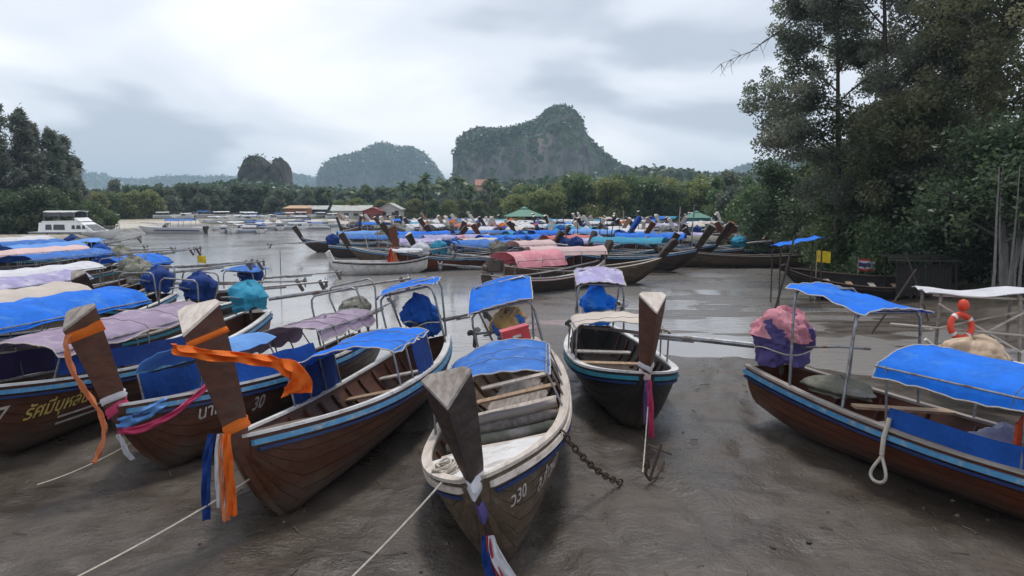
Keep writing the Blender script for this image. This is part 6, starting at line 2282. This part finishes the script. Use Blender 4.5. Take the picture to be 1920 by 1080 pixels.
pal = [(762, 205, 1.0), (783, 190, .95), (800, 200, 1.1), (818, 185, 1.0), (835, 195, 1.15), (852, 190, 1.0), (866, 205, 1.1), (884, 185, .9), (916, 190, 1.0), (935, 200, .95), (740, 210, .9), (690, 215, .8), (655, 210, .85), (1290, 160, .95), (1306, 155, .85), (620, 205, .8)]
for k, (px, y, s) in enumerate(pal):
    far_tree(2, k % 3, px, y, s * .88, 'coconut palm of the clump behind the white shed' if 700 < px < 950 else ('coconut palm near the green kiosk' if px > 1000 else 'low coconut palm right of the brick house'), 'coconut palms on the far shore')

for k in range(16):
    px = 615 + 350 * (k + rnd.random()) / 16
    far_tree(1, (2, 0, 1)[k % 3], px, rnd.uniform(178, 190), rnd.uniform(.5, .72), 'low bush under the coconut palms, ' + ('behind the grey-roofed shed' if px < 700 else 'right of the white gable' if px < 840 else 'left of the green pavilion'), 'bushes under the palms')

# ------------------------------------------------------------------ buildings of the far shore
BRICK = M('brick_wall', (0.42, 0.16, 0.09), (0.32, 0.12, 0.07), 1.5, rough=.9)
ROOF_T = M('roof_tan', (0.50, 0.33, 0.20), (0.40, 0.26, 0.16), 2, rough=.8)
ROOF_R = M('roof_red', (0.30, 0.06, 0.05), (0.22, 0.05, 0.045), 2, rough=.8)
ROOF_G = M('roof_green', (0.05, 0.20, 0.14), (0.04, 0.15, 0.11), 2, rough=.6)
ROOF_GY = M('roof_grey_sheet', (0.42, 0.44, 0.42), (0.33, 0.35, 0.33), 1.5, rough=.6, c3=(.28, .2, .15))
WALLW = M('wall_white', (0.50, 0.48, 0.45), (0.40, 0.38, 0.35), 1.5, rough=.9)
WALLT = M('wall_teal', (0.06, 0.22, 0.25), (0.05, 0.17, 0.2), 1.5, rough=.8)
WALLP = M('wall_pink', (0.55, 0.32, 0.27), (0.45, 0.26, 0.22), 1.5, rough=.9)
WIN = M('window_dark', (0.03, 0.035, 0.04), (0.05, 0.055, 0.06), 1, rough=.15)


def gable_house(px, py, y, w, d, h, rh, wallm, roofm, label, rz=0.0, mono=False, nwin=3, door=True, over=.35, ridge='x', name='house'):
    X_ = (px - 960) / F_PX * y
    g0 = gz(X_, y)
    base = at(px, py, y=y).z
    lift = max(g0, base)
    root = empty(name, (X_, y, g0 - .1), (0, 0, rz))
    tag(root, label, 'building')
    h = h + (lift - g0)
    mb = MB(); mb.box((0, 0, h / 2), (w, d, h))
    if not mono:
        if ridge == 'x':
            for s in (1, -1):
                mb.add([(s * w / 2, -d / 2, h), (s * w / 2, d / 2, h), (s * w / 2, 0, h + rh * .97)], [(0, 1, 2)])
        else:
            for s in (1, -1):
                mb.add([(-w / 2, s * d / 2, h), (w / 2, s * d / 2, h), (0, s * d / 2, h + rh * .97)], [(0, 1, 2)])
    part('wall', mb, wallm, root)
    if mono:
        G = [[Vector((-w / 2 - over, -d / 2 - over * 2, h + .03)), Vector((w / 2 + over, -d / 2 - over * 2, h + .03))], [Vector((-w / 2 - over, d / 2 + over, h + rh)), Vector((w / 2 + over, d / 2 + over, h + rh))]]
        part('roof', MB().sheet(G, -.1), roofm, root)
    else:
        for s in (1, -1):
            if ridge == 'x':
                G = [[Vector((-w / 2 - over, s * (d / 2 + over), h - .15)), Vector((w / 2 + over, s * (d / 2 + over), h - .15))], [Vector((-w / 2 - over, s * .0, h + rh)), Vector((w / 2 + over, 0, h + rh))]]
            else:
                G = [[Vector((s * (w / 2 + over), -d / 2 - over, h - .15)), Vector((s * (w / 2 + over), d / 2 + over, h - .15))], [Vector((0, -d / 2 - over, h + rh)), Vector((0, d / 2 + over, h + rh))]]
            part('roof_slope', MB().sheet(G, .1 if (s > 0) == (ridge != 'x') else -.1), roofm, root)
    for k in range(nwin):
        x = -w / 2 + w * (k + .5) / nwin
        o = part('window', MB().box((x, -d / 2 - .02, h * .55), (min(1.2, w / nwin * .5), .08, h * .32)), WIN, root)
        part('frame', MB().box((x, -d / 2 - .03, h * .55 - h * .18), (min(1.2, w / nwin * .5) + .2, .12, .08)), WALLW, o)
    if door:
        part('door', MB().box((w * .36, -d / 2 - .03, min(1.0, h * .45)), (.9, .08, min(2.0, h * .9))), W_DARK, root)
    return root


gable_house(562, 412, 190, 5.2, 5, 2.6, .7, BRICK, ROOF_T, 'orange brick house with tan lean-to roof below the rock stack', mono=True, nwin=1)
gable_house(600, 412, 196, 4.5, 4, 2.3, .8, P_NAVY, ROOF_GY, 'dark grey shed right of the orange brick house', nwin=2)
gable_house(663, 414, 178, 8.5, 6, 2.0, 1.1, WALLW, ROOF_GY, 'long low shed with pale grey roof behind the channel', rz=R(4), nwin=4)
gable_house(703, 414, 172, 3.8, 5, 2.3, .7, ROOF_R, ROOF_R, 'small red building in front of the white-gabled shed', ridge='y', nwin=2)
gable_house(735, 414, 176, 4.8, 7, 2.3, 1.3, WALLW, ROOF_GY, 'white-gabled shed right of the red building', ridge='y', nwin=2)
gable_house(905, 375, 260, 4.2, 4, 5.0, 1.8, WALLP, M('roof_dusty_pink', (0.42, 0.22, 0.17), (0.33, 0.17, 0.13), 2, rough=.85), 'pink house with reddish roof rising above the palms', nwin=2, door=False)


def pavilion(px, y, w, h, rh, label, wall=None, name='pavilion', pitch2=0.0):
    X_ = (px - 960) / F_PX * y
    root = empty(name, (X_, y, gz(X_, y) - .05), (0, 0, R(7)))
    tag(root, label, 'building')
    o = w / 2
    mb = MB()
    mb.add([(-o, -o, h), (o, -o, h), (o, o, h), (-o, o, h), (-o * .12, -o * .12, h + rh), (o * .12, -o * .12, h + rh), (o * .12, o * .12, h + rh), (-o * .12, o * .12, h + rh)],
           [(0, 1, 5, 4), (1, 2, 6, 5), (2, 3, 7, 6), (3, 0, 4, 7), (4, 5, 6, 7), (3, 2, 1, 0)])
    part('roof', mb, ROOF_G, root)
    mb = MB(); mb.add([(-o * .2, -o * .2, h + rh * 1.04), (o * .2, -o * .2, h + rh * 1.04), (o * .2, o * .2, h + rh * 1.04), (-o * .2, o * .2, h + rh * 1.04), (0, 0, h + rh * 1.3)], [(0, 1, 4), (1, 2, 4), (2, 3, 4), (3, 0, 4), (3, 2, 1, 0)])
    part('roof_cap', mb, ROOF_G, root)
    for sx in (-1, 1):
        for sy in (-1, 1):
            part('column', MB().tube([(sx * o * .8, sy * o * .8, 0), (sx * o * .8, sy * o * .8, h)], .14, 8), WALLW if not wall else wall, root)
    if wall:
        part('wall', MB().box((0, 0, h * .48), (w * .78, w * .78, h * .96)), wall, root)
        part('window', MB().box((0, -w * .39 - .03, h * .6), (w * .5, .06, h * .35)), WIN, root)
        part('counter', MB().box((0, -w * .39 - .2, h * .38), (w * .6, .4, .08)), W_PALE, root)
    else:
        part('floor_slab', MB().box((0, 0, .12), (w * .95, w * .95, .24)), WALLW, root)
        part('railing', MB().box((0, -o * .8, .8), (w * .8, .06, .7)), BRICK, root)
    return root


pavilion(983, 140, 6.9, 3.0, 1.35, 'open pavilion with green hipped roof behind the packed boats')
pavilion(1304, 112, 3.6, 2.3, .8, 'small green-roofed teal kiosk at the right end of the boats', wall=WALLT, name='kiosk')
# ------------------------------------------------------------------ air
hz = MB()
hz.box((0, 1950, 84.0), (7000, 4700, 172.0))
hm = bpy.data.materials.new('haze_air')
hm.use_nodes = True
hn, hl = hm.node_tree.nodes, hm.node_tree.links
hn.remove(hn['Principled BSDF'])
pv = hn.new('ShaderNodeVolumePrincipled')
pv.inputs['Color'].default_value = (0.62, 0.82, 1.0, 1)
pv.inputs['Density'].default_value = 0.00024
pv.inputs['Anisotropy'].default_value = 0.0
hl.new(pv.outputs[0], hn['Material Output'].inputs['Volume'])
ho = part('haze', hz, hm)
ho['kind'] = 'stuff'
ho['label'] = 'thin bluish haze over the far hills'
